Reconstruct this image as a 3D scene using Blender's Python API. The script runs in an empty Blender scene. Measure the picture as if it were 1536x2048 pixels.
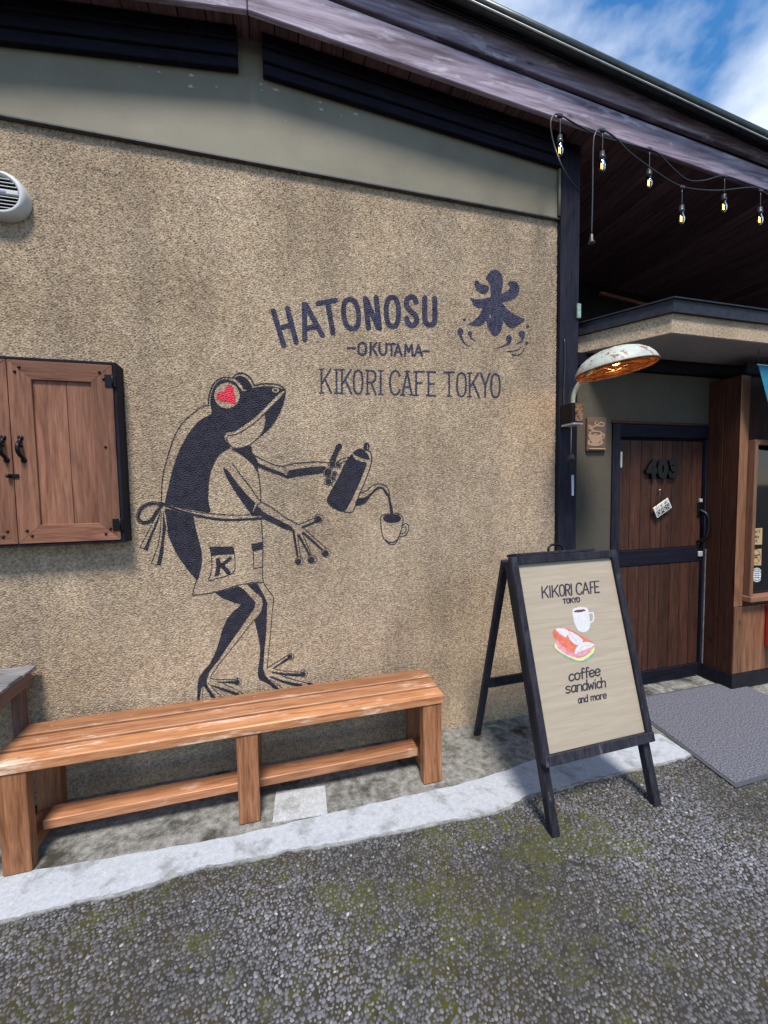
import bpy, bmesh, math, random
import numpy as np
from mathutils import Vector, Matrix
random.seed(7); rng = np.random.default_rng(11)
S = bpy.context.scene
COL = S.collection

# ------------------------------------------------------------------ camera
CX = np.array([0.96572499, -0.03040267, 0.25778077])
CU = np.array([-0.01583815, -0.99816823, -0.05838948])
CF = np.cross(CU, CX)
FPX, H = 800.0, 1.5
cam = bpy.data.cameras.new('camera'); co = bpy.data.objects.new('camera', cam); COL.objects.link(co)
right = Vector((CX[0], CF[0], CU[0])); down = Vector((CX[1], CF[1], CU[1])); fwd = Vector((CX[2], CF[2], CU[2]))
M = Matrix((right, -down, -fwd)).transposed().to_4x4(); M.translation = Vector((0, 0, H))
co.matrix_world = M
cam.sensor_fit = 'VERTICAL'; cam.sensor_height = 24.0; cam.lens = FPX / 2048 * 24.0
cam.clip_start = 0.05; cam.clip_end = 2000
S.camera = co

# ------------------------------------------------------------------ light
LD = Vector((0.085, 0.485, -0.868)).normalized()          # way the sunlight travels
W = bpy.data.worlds.new('World'); S.world = W; W.use_nodes = True
nt = W.node_tree; nt.nodes.clear()
out = nt.nodes.new('ShaderNodeOutputWorld'); bg = nt.nodes.new('ShaderNodeBackground')
sky = nt.nodes.new('ShaderNodeTexSky'); sky.sky_type = 'NISHITA'; sky.sun_disc = False
sky.sun_elevation = math.asin(-LD.z); sky.sun_rotation = math.atan2(-LD.x, -LD.y) % (2 * math.pi)
sky.air_density = 1.3; sky.dust_density = 0.1; sky.ozone_density = 4.0
tc = nt.nodes.new('ShaderNodeTexCoord'); mp = nt.nodes.new('ShaderNodeMapping')
mp.inputs['Scale'].default_value = (1.0, 1.0, 1.7); mp.inputs['Location'].default_value = (0.35, 0.1, 0.2)
ns = nt.nodes.new('ShaderNodeTexNoise'); ns.inputs['Scale'].default_value = 3.2; ns.inputs['Detail'].default_value = 7; ns.inputs['Roughness'].default_value = 0.55
rp = nt.nodes.new('ShaderNodeValToRGB'); rp.color_ramp.elements[0].position = 0.44; rp.color_ramp.elements[1].position = 0.66
rp.color_ramp.elements[0].color = (0, 0, 0, 1); rp.color_ramp.elements[1].color = (0.9, 0.9, 0.9, 1)
mx = nt.nodes.new('ShaderNodeMix'); mx.data_type = 'RGBA'; mx.inputs['B'].default_value = (11.5, 12.6, 14.5, 1)
nt.links.new(tc.outputs['Generated'], mp.inputs['Vector']); nt.links.new(mp.outputs[0], ns.inputs['Vector'])
nt.links.new(ns.outputs['Fac'], rp.inputs['Fac']); nt.links.new(rp.outputs['Color'], mx.inputs['Factor'])
hsv = nt.nodes.new('ShaderNodeHueSaturation'); hsv.inputs['Saturation'].default_value = 1.28; hsv.inputs['Value'].default_value = 2.1
nt.links.new(sky.outputs['Color'], hsv.inputs['Color']); nt.links.new(hsv.outputs['Color'], mx.inputs['A']); nt.links.new(mx.outputs['Result'], bg.inputs['Color'])
bg.inputs['Strength'].default_value = 0.08
nt.links.new(bg.outputs[0], out.inputs['Surface'])
sl = bpy.data.lights.new('sun', 'SUN'); sl.energy = 4.9; sl.angle = math.radians(13.0); sl.color = (1.0, 0.94, 0.84)
so = bpy.data.objects.new('sun', sl); COL.objects.link(so)
so.rotation_euler = LD.to_track_quat('-Z', 'Y').to_euler(); so.location = (-1, -6, 9)
S.view_settings.view_transform = 'Standard'; S.view_settings.look = 'None'
S.view_settings.exposure = 0.1; S.view_settings.gamma = 1.0; S.view_settings.use_curve_mapping = False

# ------------------------------------------------------------------ pixels of the photograph -> directions
def ray(px, py):
    c = np.array([px - 768, py - 1024, FPX]); return np.array([c @ CX, c @ CF, c @ CU])
def ony(px, py, y):
    r = ray(px, py); q = r * (y / r[1]); q[2] += H; return q
def onz(px, py, z=0.0):
    r = ray(px, py); q = r * ((z - H) / r[2]); q[2] = z; return q
def topx(P):                                              # points (n,3) -> photograph pixels
    Q = P - np.array([0, 0, H]); c = Q[:, 0:1] * CX + Q[:, 1:2] * CF + Q[:, 2:3] * CU
    return 768 + FPX * c[:, 0] / c[:, 2], 1024 + FPX * c[:, 1] / c[:, 2]

# ------------------------------------------------------------------ scene helpers
def root_of(o):
    while o.parent: o = o.parent
    return o
def finish(name, me, mat, parent):
    if parent is not None:
        L = root_of(parent).location
        if L.length > 0: me.transform(Matrix.Translation(-L))
    o = bpy.data.objects.new(name, me); COL.objects.link(o)
    if mat is not None:
        for m in (mat if isinstance(mat, (list, tuple)) else [mat]): me.materials.append(m)
    o.parent = parent
    return o
def tag(o, label=None, cat=None, group=None, kind=None):
    if label: o['label'] = label
    if cat: o['category'] = cat
    if group: o['group'] = group
    if kind: o['kind'] = kind
    return o
def thing(name, loc, label, cat, group=None):
    o = bpy.data.objects.new(name, None); COL.objects.link(o); o.location = loc; o.empty_display_size = 0.05
    return tag(o, label, cat, group)
def mesh(name, V, F, mat, parent=None, smooth=False):
    me = bpy.data.meshes.new(name); me.from_pydata([tuple(map(float, v)) for v in V], [], F); me.update()
    if smooth: me.polygons.foreach_set('use_smooth', [True] * len(me.polygons))
    return finish(name, me, mat, parent)
def hexa(name, P, mat, parent=None, bevel=0.003, jit=0.0):
    """8 corners: bottom 4 (ccw) then top 4"""
    bm = bmesh.new(); vs = [bm.verts.new(Vector(map(float, p)) + Vector((random.uniform(-jit, jit), random.uniform(-jit, jit), random.uniform(-jit, jit)))) for p in P]
    for f in ((3, 2, 1, 0), (4, 5, 6, 7), (0, 1, 5, 4), (1, 2, 6, 5), (2, 3, 7, 6), (3, 0, 4, 7)): bm.faces.new([vs[i] for i in f])
    bmesh.ops.recalc_face_normals(bm, faces=bm.faces)
    if bevel > 0: bmesh.ops.bevel(bm, geom=bm.edges[:], offset=bevel, segments=1, affect='EDGES', clamp_overlap=True)
    me = bpy.data.meshes.new(name); bm.to_mesh(me); bm.free()
    return finish(name, me, mat, parent)
def box(name, x0, x1, y0, y1, z0, z1, mat, parent=None, bevel=0.003, jit=0.0):
    return hexa(name, [(x0, y0, z0), (x1, y0, z0), (x1, y1, z0), (x0, y1, z0), (x0, y0, z1), (x1, y0, z1), (x1, y1, z1), (x0, y1, z1)], mat, parent, bevel, jit)
def catmull(pts, n=6, closed=False):
    P = np.array(pts, float); m = len(P); o = []
    rngi = range(m) if closed else range(m - 1)
    for i in rngi:
        if closed: a, b, c, d = P[(i - 1) % m], P[i], P[(i + 1) % m], P[(i + 2) % m]
        else: a, b, c, d = P[max(i - 1, 0)], P[i], P[i + 1], P[min(i + 2, m - 1)]
        for k in range(n):
            t = k / n
            o.append(0.5 * ((2 * b) + (c - a) * t + (2 * a - 5 * b + 4 * c - d) * t * t + (3 * b - a - 3 * c + d) * t ** 3))
    if not closed: o.append(P[-1])
    return np.array(o)
def tube(name, pts, r, mat, parent=None, sides=8, smooth_n=5, closed=False):
    P = catmull(pts, smooth_n, closed) if smooth_n > 1 else np.array(pts, float)
    rr = np.interp(np.linspace(0, 1, len(P)), np.linspace(0, 1, len(r)), r) if hasattr(r, '__len__') else np.full(len(P), r)
    V, F = [], []; n = len(P); up = Vector((0, 0, 1)); prev = None
    for i in range(n):
        t = Vector(P[(i + 1) % n] - P[i - 1]) if closed else Vector(P[min(i + 1, n - 1)] - P[max(i - 1, 0)])
        t.normalize()
        if prev is None: prev = t.orthogonal().normalized()
        a = (prev - t * prev.dot(t)); a = a.normalized() if a.length > 1e-6 else t.orthogonal().normalized(); prev = a; b = t.cross(a)
        for k in range(sides):
            an = 2 * math.pi * k / sides; V.append(Vector(P[i]) + (a * math.cos(an) + b * math.sin(an)) * rr[i])
    for i in range(n if closed else n - 1):
        j = (i + 1) % n
        for k in range(sides): k2 = (k + 1) % sides; F.append((i * sides + k, i * sides + k2, j * sides + k2, j * sides + k))
    if not closed: F.append(tuple(reversed(range(sides)))); F.append(tuple((n - 1) * sides + k for k in range(sides)))
    return mesh(name, V, F, mat, parent, True)
def lathe(name, prof, center, mat, parent=None, sides=20, axis=(0, 0, 1)):
    """prof: list of (r, h) along axis from center"""
    ax = Vector(axis).normalized(); a = ax.orthogonal().normalized(); b = ax.cross(a); c = Vector(center)
    V, F = [], []
    for r, h in prof:
        for k in range(sides):
            an = 2 * math.pi * k / sides; V.append(c + ax * h + (a * math.cos(an) + b * math.sin(an)) * max(r, 1e-4))
    for i in range(len(prof) - 1):
        for k in range(sides): k2 = (k + 1) % sides; F.append((i * sides + k, i * sides + k2, (i + 1) * sides + k2, (i + 1) * sides + k))
    return mesh(name, V, F, mat, parent, True)

# ------------------------------------------------------------------ materials
def mat(name, color, rough=0.7, metal=0.0, var=0.0, vscale=8.0, bump=0.0, bscale=60.0, color2=None, emit=None, estr=0.0, spec=0.5, det=6, stretch=(1, 1, 1)):
    m = bpy.data.materials.new(name); m.use_nodes = True; t = m.node_tree; b = t.nodes['Principled BSDF']
    b.inputs['Roughness'].default_value = rough; b.inputs['Metallic'].default_value = metal; b.inputs['Specular IOR Level'].default_value = spec
    b.inputs['Base Color'].default_value = (*color, 1)
    c = t.nodes.new('ShaderNodeTexCoord'); mpn = t.nodes.new('ShaderNodeMapping'); mpn.inputs['Scale'].default_value = stretch
    t.links.new(c.outputs['Object'], mpn.inputs['Vector'])
    if var > 0 or color2:
        n = t.nodes.new('ShaderNodeTexNoise'); n.inputs['Scale'].default_value = vscale; n.inputs['Detail'].default_value = det; n.inputs['Roughness'].default_value = 0.62
        t.links.new(mpn.outputs[0], n.inputs['Vector'])
        r = t.nodes.new('ShaderNodeValToRGB'); r.color_ramp.elements[0].position = 0.32; r.color_ramp.elements[1].position = 0.68
        c2 = color2 or tuple(min(1, x * (1 + var)) for x in color)
        c1 = color if color2 else tuple(x * (1 - var) for x in color)
        r.color_ramp.elements[0].color = (*c1, 1); r.color_ramp.elements[1].color = (*c2, 1)
        t.links.new(n.outputs['Fac'], r.inputs['Fac']); t.links.new(r.outputs['Color'], b.inputs['Base Color'])
    if bump > 0:
        n2 = t.nodes.new('ShaderNodeTexNoise'); n2.inputs['Scale'].default_value = bscale; n2.inputs['Detail'].default_value = 5
        t.links.new(mpn.outputs[0], n2.inputs['Vector'])
        bp = t.nodes.new('ShaderNodeBump'); bp.inputs['Strength'].default_value = bump; bp.inputs['Distance'].default_value = 0.004
        t.links.new(n2.outputs['Fac'], bp.inputs['Height']); t.links.new(bp.outputs[0], b.inputs['Normal'])
    if emit: b.inputs['Emission Color'].default_value = (*emit, 1); b.inputs['Emission Strength'].default_value = estr
    return m
def wood(name, c1, c2, axis='x', rough=0.6, scale=1.0, wear=None, wear_amt=0.0, bump=0.35, knots=True, spec=0.22):
    m = bpy.data.materials.new(name); m.use_nodes = True; t = m.node_tree; b = t.nodes['Principled BSDF']; L = t.links.new
    b.inputs['Roughness'].default_value = rough; b.inputs['Specular IOR Level'].default_value = spec
    c = t.nodes.new('ShaderNodeTexCoord'); oi = t.nodes.new('ShaderNodeObjectInfo')
    add = t.nodes.new('ShaderNodeVectorMath'); add.operation = 'ADD'
    mul = t.nodes.new('ShaderNodeVectorMath'); mul.operation = 'SCALE'; mul.inputs['Scale'].default_value = 37.0
    cmb = t.nodes.new('ShaderNodeCombineXYZ')
    for i in range(3): L(oi.outputs['Random'], cmb.inputs[i])
    L(cmb.outputs[0], mul.inputs[0]); L(c.outputs['Object'], add.inputs[0]); L(mul.outputs[0], add.inputs[1])
    st = {'x': (2.8, 34, 34), 'y': (34, 2.8, 34), 'z': (34, 34, 2.8)}[axis]
    mpn = t.nodes.new('ShaderNodeMapping'); mpn.inputs['Scale'].default_value = tuple(s * scale for s in st); L(add.outputs[0], mpn.inputs['Vector'])
    wn = t.nodes.new('ShaderNodeTexNoise'); wn.inputs['Scale'].default_value = 1.0; wn.inputs['Detail'].default_value = 8; wn.inputs['Roughness'].default_value = 0.6; wn.inputs['Distortion'].default_value = 1.1
    L(mpn.outputs[0], wn.inputs['Vector'])
    mp2 = t.nodes.new('ShaderNodeMapping'); mp2.inputs['Scale'].default_value = tuple(s * scale * 4 for s in st); L(add.outputs[0], mp2.inputs['Vector'])
    fn = t.nodes.new('ShaderNodeTexNoise'); fn.inputs['Scale'].default_value = 1.0; fn.inputs['Detail'].default_value = 4; L(mp2.outputs[0], fn.inputs['Vector'])
    ad = t.nodes.new('ShaderNodeMath'); ad.operation = 'MULTIPLY_ADD'; ad.inputs[1].default_value = 0.45; L(fn.outputs['Fac'], ad.inputs[0]); L(wn.outputs['Fac'], ad.inputs[2])
    r = t.nodes.new('ShaderNodeValToRGB'); r.color_ramp.elements[0].position = 0.52; r.color_ramp.elements[1].position = 0.95
    r.color_ramp.elements[0].color = (*c1, 1); r.color_ramp.elements[1].color = (*c2, 1); L(ad.outputs[0], r.inputs['Fac'])
    col = r.outputs['Color']
    # board-to-board shade
    hs = t.nodes.new('ShaderNodeHueSaturation'); mr = t.nodes.new('ShaderNodeMapRange'); mr.inputs['To Min'].default_value = 0.72; mr.inputs['To Max'].default_value = 1.25
    L(oi.outputs['Random'], mr.inputs['Value']); L(mr.outputs[0], hs.inputs['Value']); L(col, hs.inputs['Color']); col = hs.outputs['Color']
    if knots:
        mk = t.nodes.new('ShaderNodeMapping'); mk.inputs['Scale'].default_value = {'x': (5, 11, 11), 'y': (11, 5, 11), 'z': (11, 11, 5)}[axis]; L(add.outputs[0], mk.inputs['Vector'])
        vo = t.nodes.new('ShaderNodeTexVoronoi'); vo.inputs['Scale'].default_value = 0.8; L(mk.outputs[0], vo.inputs['Vector'])
        rk = t.nodes.new('ShaderNodeValToRGB'); rk.color_ramp.elements[0].position = 0.03; rk.color_ramp.elements[1].position = 0.13
        rk.color_ramp.elements[0].color = (0.28, 0.22, 0.2, 1); rk.color_ramp.elements[1].color = (1, 1, 1, 1)
        L(vo.outputs['Distance'], rk.inputs['Fac'])
        mk2 = t.nodes.new('ShaderNodeMix'); mk2.data_type = 'RGBA'; mk2.blend_type = 'MULTIPLY'; mk2.inputs['Factor'].default_value = 0.8
        L(col, mk2.inputs['A']); L(rk.outputs['Color'], mk2.inputs['B']); col = mk2.outputs['Result']
    if wear:
        nw = t.nodes.new('ShaderNodeTexNoise'); nw.inputs['Scale'].default_value = 1.0; nw.inputs['Detail'].default_value = 7; nw.inputs['Roughness'].default_value = 0.7
        mw = t.nodes.new('ShaderNodeMapping'); mw.inputs['Scale'].default_value = {'x': (4, 16, 16), 'y': (16, 4, 16), 'z': (16, 16, 4)}[axis]; L(add.outputs[0], mw.inputs['Vector']); L(mw.outputs[0], nw.inputs['Vector'])
        rw = t.nodes.new('ShaderNodeValToRGB'); rw.color_ramp.elements[0].position = 0.62 - 0.2 * wear_amt; rw.color_ramp.elements[1].position = 0.70 - 0.1 * wear_amt
        rw.color_ramp.elements[0].color = (0, 0, 0, 1); rw.color_ramp.elements[1].color = (0.85, 0.85, 0.85, 1); L(nw.outputs['Fac'], rw.inputs['Fac'])
        mw2 = t.nodes.new('ShaderNodeMix'); mw2.data_type = 'RGBA'; mw2.inputs['B'].default_value = (*wear, 1)
        L(rw.outputs['Color'], mw2.inputs['Factor']); L(col, mw2.inputs['A']); col = mw2.outputs['Result']
    L(col, b.inputs['Base Color'])
    bp = t.nodes.new('ShaderNodeBump'); bp.inputs['Strength'].default_value = bump; bp.inputs['Distance'].default_value = 0.002
    L(ad.outputs[0], bp.inputs['Height']); L(bp.outputs[0], b.inputs['Normal'])
    return m

M_stucco = mat('stucco', (0.355, 0.268, 0.186), 0.92, color2=(0.51, 0.400, 0.292), vscale=1.7, bump=0.6, bscale=190, spec=0.15)
# extra fine colour grain + stains in the stucco
def _stucco_extra(m):
    t = m.node_tree; b = t.nodes['Principled BSDF']; L = t.links.new
    src = b.inputs['Base Color'].links[0].from_socket
    c = t.nodes.new('ShaderNodeTexCoord')
    n = t.nodes.new('ShaderNodeTexNoise'); n.inputs['Scale'].default_value = 100; n.inputs['Detail'].default_value = 3; L(c.outputs['Object'], n.inputs['Vector'])
    r = t.nodes.new('ShaderNodeValToRGB'); r.color_ramp.elements[0].position = 0.3; r.color_ramp.elements[1].position = 0.7
    r.color_ramp.elements[0].color = (0.52, 0.50, 0.48, 1); r.color_ramp.elements[1].color = (1.27, 1.27, 1.29, 1); L(n.outputs['Fac'], r.inputs['Fac'])
    x = t.nodes.new('ShaderNodeMix'); x.data_type = 'RGBA'; x.blend_type = 'MULTIPLY'; x.inputs['Factor'].default_value = 1.0
    L(src, x.inputs['A']); L(r.outputs['Color'], x.inputs['B'])
    # pale scuffs
    n2 = t.nodes.new('ShaderNodeTexNoise'); n2.inputs['Scale'].default_value = 5.5; n2.inputs['Detail'].default_value = 9; n2.inputs['Roughness'].default_value = 0.75; L(c.outputs['Object'], n2.inputs['Vector'])
    r2 = t.nodes.new('ShaderNodeValToRGB'); r2.color_ramp.elements[0].position = 0.66; r2.color_ramp.elements[1].position = 0.76
    r2.color_ramp.elements[0].color = (0, 0, 0, 1); r2.color_ramp.elements[1].color = (0.35, 0.35, 0.35, 1); L(n2.outputs['Fac'], r2.inputs['Fac'])
    x2 = t.nodes.new('ShaderNodeMix'); x2.data_type = 'RGBA'; x2.inputs['B'].default_value = (0.55, 0.5, 0.47, 1)
    L(r2.outputs['Color'], x2.inputs['Factor']); L(x.outputs['Result'], x2.inputs['A'])
    mv = t.nodes.new('ShaderNodeMapping'); mv.inputs['Scale'].default_value = (2.6, 2.6, 0.55); L(c.outputs['Object'], mv.inputs['Vector'])
    n4 = t.nodes.new('ShaderNodeTexNoise'); n4.inputs['Scale'].default_value = 1.6; n4.inputs['Detail'].default_value = 6; n4.inputs['Roughness'].default_value = 0.6; L(mv.outputs[0], n4.inputs['Vector'])
    r4 = t.nodes.new('ShaderNodeValToRGB'); r4.color_ramp.elements[0].position = 0.36; r4.color_ramp.elements[1].position = 0.6
    r4.color_ramp.elements[0].color = (0.82, 0.82, 0.83, 1); r4.color_ramp.elements[1].color = (1.04, 1.03, 1.0, 1); L(n4.outputs['Fac'], r4.inputs['Fac'])
    x4 = t.nodes.new('ShaderNodeMix'); x4.data_type = 'RGBA'; x4.blend_type = 'MULTIPLY'; x4.inputs['Factor'].default_value = 1.0
    L(x2.outputs['Result'], x4.inputs['A']); L(r4.outputs['Color'], x4.inputs['B']); L(x4.outputs['Result'], b.inputs['Base Color'])
_stucco_extra(M_stucco)
M_paint = mat('mural_paint', (0.016, 0.016, 0.026), 0.8, color2=(0.034, 0.033, 0.048), vscale=30, bump=0.5, bscale=190, spec=0.25)
M_paint2 = mat('faded_mural_paint', (0.025, 0.025, 0.05), 0.8, color2=(0.07, 0.07, 0.115), vscale=55, bump=0.5, bscale=190, spec=0.2)
M_red = mat('red_paint', (0.62, 0.02, 0.05), 0.7, var=0.2, vscale=60, bump=0.4, bscale=190)
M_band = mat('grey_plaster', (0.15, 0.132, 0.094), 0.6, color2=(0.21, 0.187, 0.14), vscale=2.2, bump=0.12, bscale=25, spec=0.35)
M_chip = mat('pale_chip', (0.38, 0.38, 0.36), 0.8)
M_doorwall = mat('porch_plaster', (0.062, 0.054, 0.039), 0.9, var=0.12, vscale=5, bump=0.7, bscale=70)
M_drip = mat('drip_metal', (0.05, 0.05, 0.05), 0.55, var=0.4, vscale=30)
M_black = wood('black_stained_wood', (0.006, 0.006, 0.011), (0.020, 0.020, 0.034), 'z', 0.6, knots=False, spec=0.12)
M_blackx = wood('black_stained_wood_x', (0.004, 0.004, 0.008), (0.012, 0.012, 0.022), 'x', 0.65, knots=False, spec=0.1)
M_soffit = wood('soffit_board', (0.07, 0.038, 0.045), (0.19, 0.11, 0.12), 'y', 0.65, wear=(0.16, 0.085, 0.06), wear_amt=0.12)
M_fascia = wood('weathered_fascia', (0.10, 0.072, 0.098), (0.40, 0.33, 0.42), 'x', 0.75, scale=0.5, wear=(0.50, 0.46, 0.53), wear_amt=0.36, bump=1.0)
M_roofdark = mat('dark_roof_metal', (0.016, 0.014, 0.018), 0.6, var=0.4, vscale=12, spec=0.12)
M_roofedge = mat('green_black_roof_edge', (0.03, 0.038, 0.035), 0.35, metal=0.4, var=0.4, vscale=18)
M_pale = mat('pale_metal', (0.45, 0.46, 0.46), 0.5, metal=0.3, var=0.2)
M_cab = wood('cabinet_wood', (0.105, 0.043, 0.025), (0.26, 0.12, 0.076), 'z', 0.62)
M_cabx = wood('cabinet_wood_x', (0.105, 0.043, 0.025), (0.26, 0.12, 0.076), 'x', 0.62)
M_iron = mat('black_iron', (0.012, 0.012, 0.014), 0.38, metal=0.7, bump=0.2, bscale=120)
M_bench = wood('bench_wood', (0.22, 0.086, 0.037), (0.47, 0.22, 0.11), 'x', 0.54, wear=(0.62, 0.44, 0.34), wear_amt=0.2, spec=0.5)
M_benchf = wood('bench_front_plank', (0.23, 0.09, 0.036), (0.50, 0.235, 0.11), 'x', 0.52, wear=(0.74, 0.58, 0.47), wear_amt=0.45, spec=0.5)
M_benchm = wood('bench_middle_plank', (0.23, 0.09, 0.038), (0.50, 0.24, 0.125), 'x', 0.54, wear=(0.62, 0.44, 0.34), wear_amt=0.3, spec=0.5)
M_benchz = wood('bench_leg_wood', (0.13, 0.05, 0.022), (0.37, 0.17, 0.085), 'z', 0.45)
M_benchy = wood('bench_cross_wood', (0.20, 0.082, 0.038), (0.36, 0.168, 0.085), 'y', 0.45)
M_old = wood('grey_weathered_wood', (0.10, 0.095, 0.10), (0.30, 0.29, 0.30), 'x', 0.8, bump=0.9, wear=(0.45, 0.44, 0.44), wear_amt=0.2)
M_tabley = wood('table_apron_wood', (0.11, 0.062, 0.05), (0.21, 0.125, 0.10), 'y', 0.65)
M_tablez = wood('table_leg_wood', (0.10, 0.055, 0.045), (0.19, 0.11, 0.09), 'z', 0.65)
M_frame = wood('sign_frame_black', (0.010, 0.010, 0.014), (0.035, 0.035, 0.048), 'z', 0.5, knots=False, wear=(0.12, 0.115, 0.12), wear_amt=-0.05, spec=0.15)
M_panel = wood('sign_panel_beige', (0.38, 0.312, 0.24), (0.46, 0.388, 0.305), 'x', 0.65, scale=0.7, bump=0.7, knots=False)
M_ink = mat('sign_ink', (0.022, 0.018, 0.03), 0.7)
M_white = mat('white_paint', (0.56, 0.56, 0.60), 0.7, var=0.12, vscale=90)
M_brown = mat('coffee_paint', (0.12, 0.035, 0.025), 0.7)
M_orange = mat('bread_paint', (0.55, 0.075, 0.05), 0.7, color2=(0.62, 0.20, 0.11), vscale=38)
M_pink = mat('ham_paint', (0.55, 0.17, 0.24), 0.7, color2=(0.62, 0.33, 0.42), vscale=60)
M_yellow = mat('egg_paint', (0.72, 0.58, 0.22), 0.7, var=0.15, vscale=60)
M_green = mat('lettuce_paint', (0.10, 0.27, 0.22), 0.7, color2=(0.22, 0.40, 0.33), vscale=60)
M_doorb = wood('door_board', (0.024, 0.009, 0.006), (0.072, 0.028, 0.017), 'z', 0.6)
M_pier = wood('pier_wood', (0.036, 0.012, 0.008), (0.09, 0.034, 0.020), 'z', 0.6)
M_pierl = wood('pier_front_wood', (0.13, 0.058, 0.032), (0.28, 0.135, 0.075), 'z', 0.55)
M_winx = wood('window_wood', (0.24, 0.11, 0.07), (0.40, 0.20, 0.13), 'x', 0.55)
M_winz = wood('window_wood_z', (0.15, 0.07, 0.042), (0.29, 0.14, 0.085), 'z', 0.55)
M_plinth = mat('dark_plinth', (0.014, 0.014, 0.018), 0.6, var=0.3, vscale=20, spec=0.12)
M_glassd = mat('dark_window_glass', (0.006, 0.006, 0.007), 0.05)
M_jamb = mat('worn_aluminium_jamb', (0.30, 0.29, 0.27), 0.5, metal=0.5, var=0.4, vscale=25)
M_plast = mat('vent_plastic', (0.50, 0.50, 0.49), 0.45, var=0.08)
M_void = mat('vent_inside', (0.01, 0.01, 0.011), 0.9)
M_logo = mat('vent_badge', (0.22, 0.22, 0.42), 0.4)
M_lampw = mat('chipped_enamel', (0.33, 0.37, 0.34), 0.5, color2=(0.46, 0.50, 0.46), vscale=14)
def _rust(m, amt):
    t = m.node_tree; b = t.nodes['Principled BSDF']; L = t.links.new; src = b.inputs['Base Color'].links[0].from_socket
    c = t.nodes.new('ShaderNodeTexCoord'); n = t.nodes.new('ShaderNodeTexNoise'); n.inputs['Scale'].default_value = 22; n.inputs['Detail'].default_value = 9; n.inputs['Roughness'].default_value = 0.72
    L(c.outputs['Object'], n.inputs['Vector']); r = t.nodes.new('ShaderNodeValToRGB'); r.color_ramp.elements[0].position = amt; r.color_ramp.elements[1].position = amt + 0.05
    r.color_ramp.elements[0].color = (0, 0, 0, 1); r.color_ramp.elements[1].color = (1, 1, 1, 1); L(n.outputs['Fac'], r.inputs['Fac'])
    x = t.nodes.new('ShaderNodeMix'); x.data_type = 'RGBA'; x.inputs['B'].default_value = (0.20, 0.075, 0.03, 1); L(r.outputs['Color'], x.inputs['Factor']); L(src, x.inputs['A']); L(x.outputs['Result'], b.inputs['Base Color'])
_rust(M_lampw, 0.535)
M_rust = mat('rusty_lamp_inside', (0.09, 0.03, 0.012), 0.65, color2=(0.26, 0.095, 0.032), vscale=28)
M_bulb = mat('lit_lamp_bulb', (1, 0.7, 0.3), 0.3, emit=(1.0, 0.5, 0.10), estr=3.5)
M_wire = mat('guard_wire', (0.10, 0.045, 0.02), 0.5, metal=0.6)
M_cord = mat('black_cord', (0.018, 0.018, 0.024), 0.42)
M_sock = mat('socket_rubber', (0.028, 0.03, 0.037), 0.38)
M_fil = mat('glowing_filament', (1, 0.7, 0.3), 0.4, emit=(1.0, 0.5, 0.12), estr=9)
M_glass = bpy.data.materials.new('clear_bulb_glass'); M_glass.use_nodes = True
_b = M_glass.node_tree.nodes['Principled BSDF']; _b.inputs['Transmission Weight'].default_value = 1; _b.inputs['Roughness'].default_value = 0.02; _b.inputs['IOR'].default_value = 1.25; _b.inputs['Base Color'].default_value = (1, 0.85, 0.6, 1)
M_lampbox = mat('speckled_box', (0.02, 0.015, 0.012), 0.6, color2=(0.42, 0.30, 0.21), vscale=55, det=2)
M_bell = mat('cast_bell', (0.05, 0.045, 0.05), 0.4, metal=0.6, var=0.4, vscale=40)
M_paper = mat('chime_paper', (0.30, 0.36, 0.47), 0.8)
M_verd = mat('pale_green_bracket', (0.25, 0.33, 0.31), 0.6, var=0.3, vscale=40)
M_plaque = wood('plaque_wood', (0.075, 0.05, 0.035), (0.12, 0.08, 0.06), 'x', 0.7, knots=False)
M_plaqued = mat('plaque_relief', (0.30, 0.20, 0.13), 0.7, var=0.2, vscale=50)
M_board = mat('open_board_white', (0.62, 0.61, 0.57), 0.6, var=0.12, vscale=50)
M_teal = mat('teal_cloth', (0.01, 0.16, 0.27), 0.85, var=0.15, vscale=20, bump=0.2, bscale=300)
M_redm = mat('red_enamel', (0.55, 0.012, 0.018), 0.35)
M_stick = mat('kraft_sticker', (0.42, 0.29, 0.14), 0.7)
M_stickw = mat('white_sticker', (0.68, 0.68, 0.68), 0.6)
M_canopytrim = mat('canopy_trim_metal', (0.014, 0.014, 0.022), 0.5, spec=0.25, var=0.5, vscale=25, bump=0.25, bscale=30)
M_soffpl = mat('canopy_soffit', (0.33, 0.31, 0.32), 0.85, var=0.08, vscale=6, bump=0.4, bscale=60)
M_mat = mat('doormat_loop', (0.038, 0.040, 0.052), 0.95, color2=(0.21, 0.21, 0.25), vscale=120, bump=1.0, bscale=150, det=2, spec=0.1)
M_matb = mat('doormat_border', (0.065, 0.068, 0.078), 0.7, var=0.15, vscale=60)
M_leaf = mat('fallen_leaf', (0.17, 0.32, 0.13), 0.55, var=0.2, vscale=60)

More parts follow.
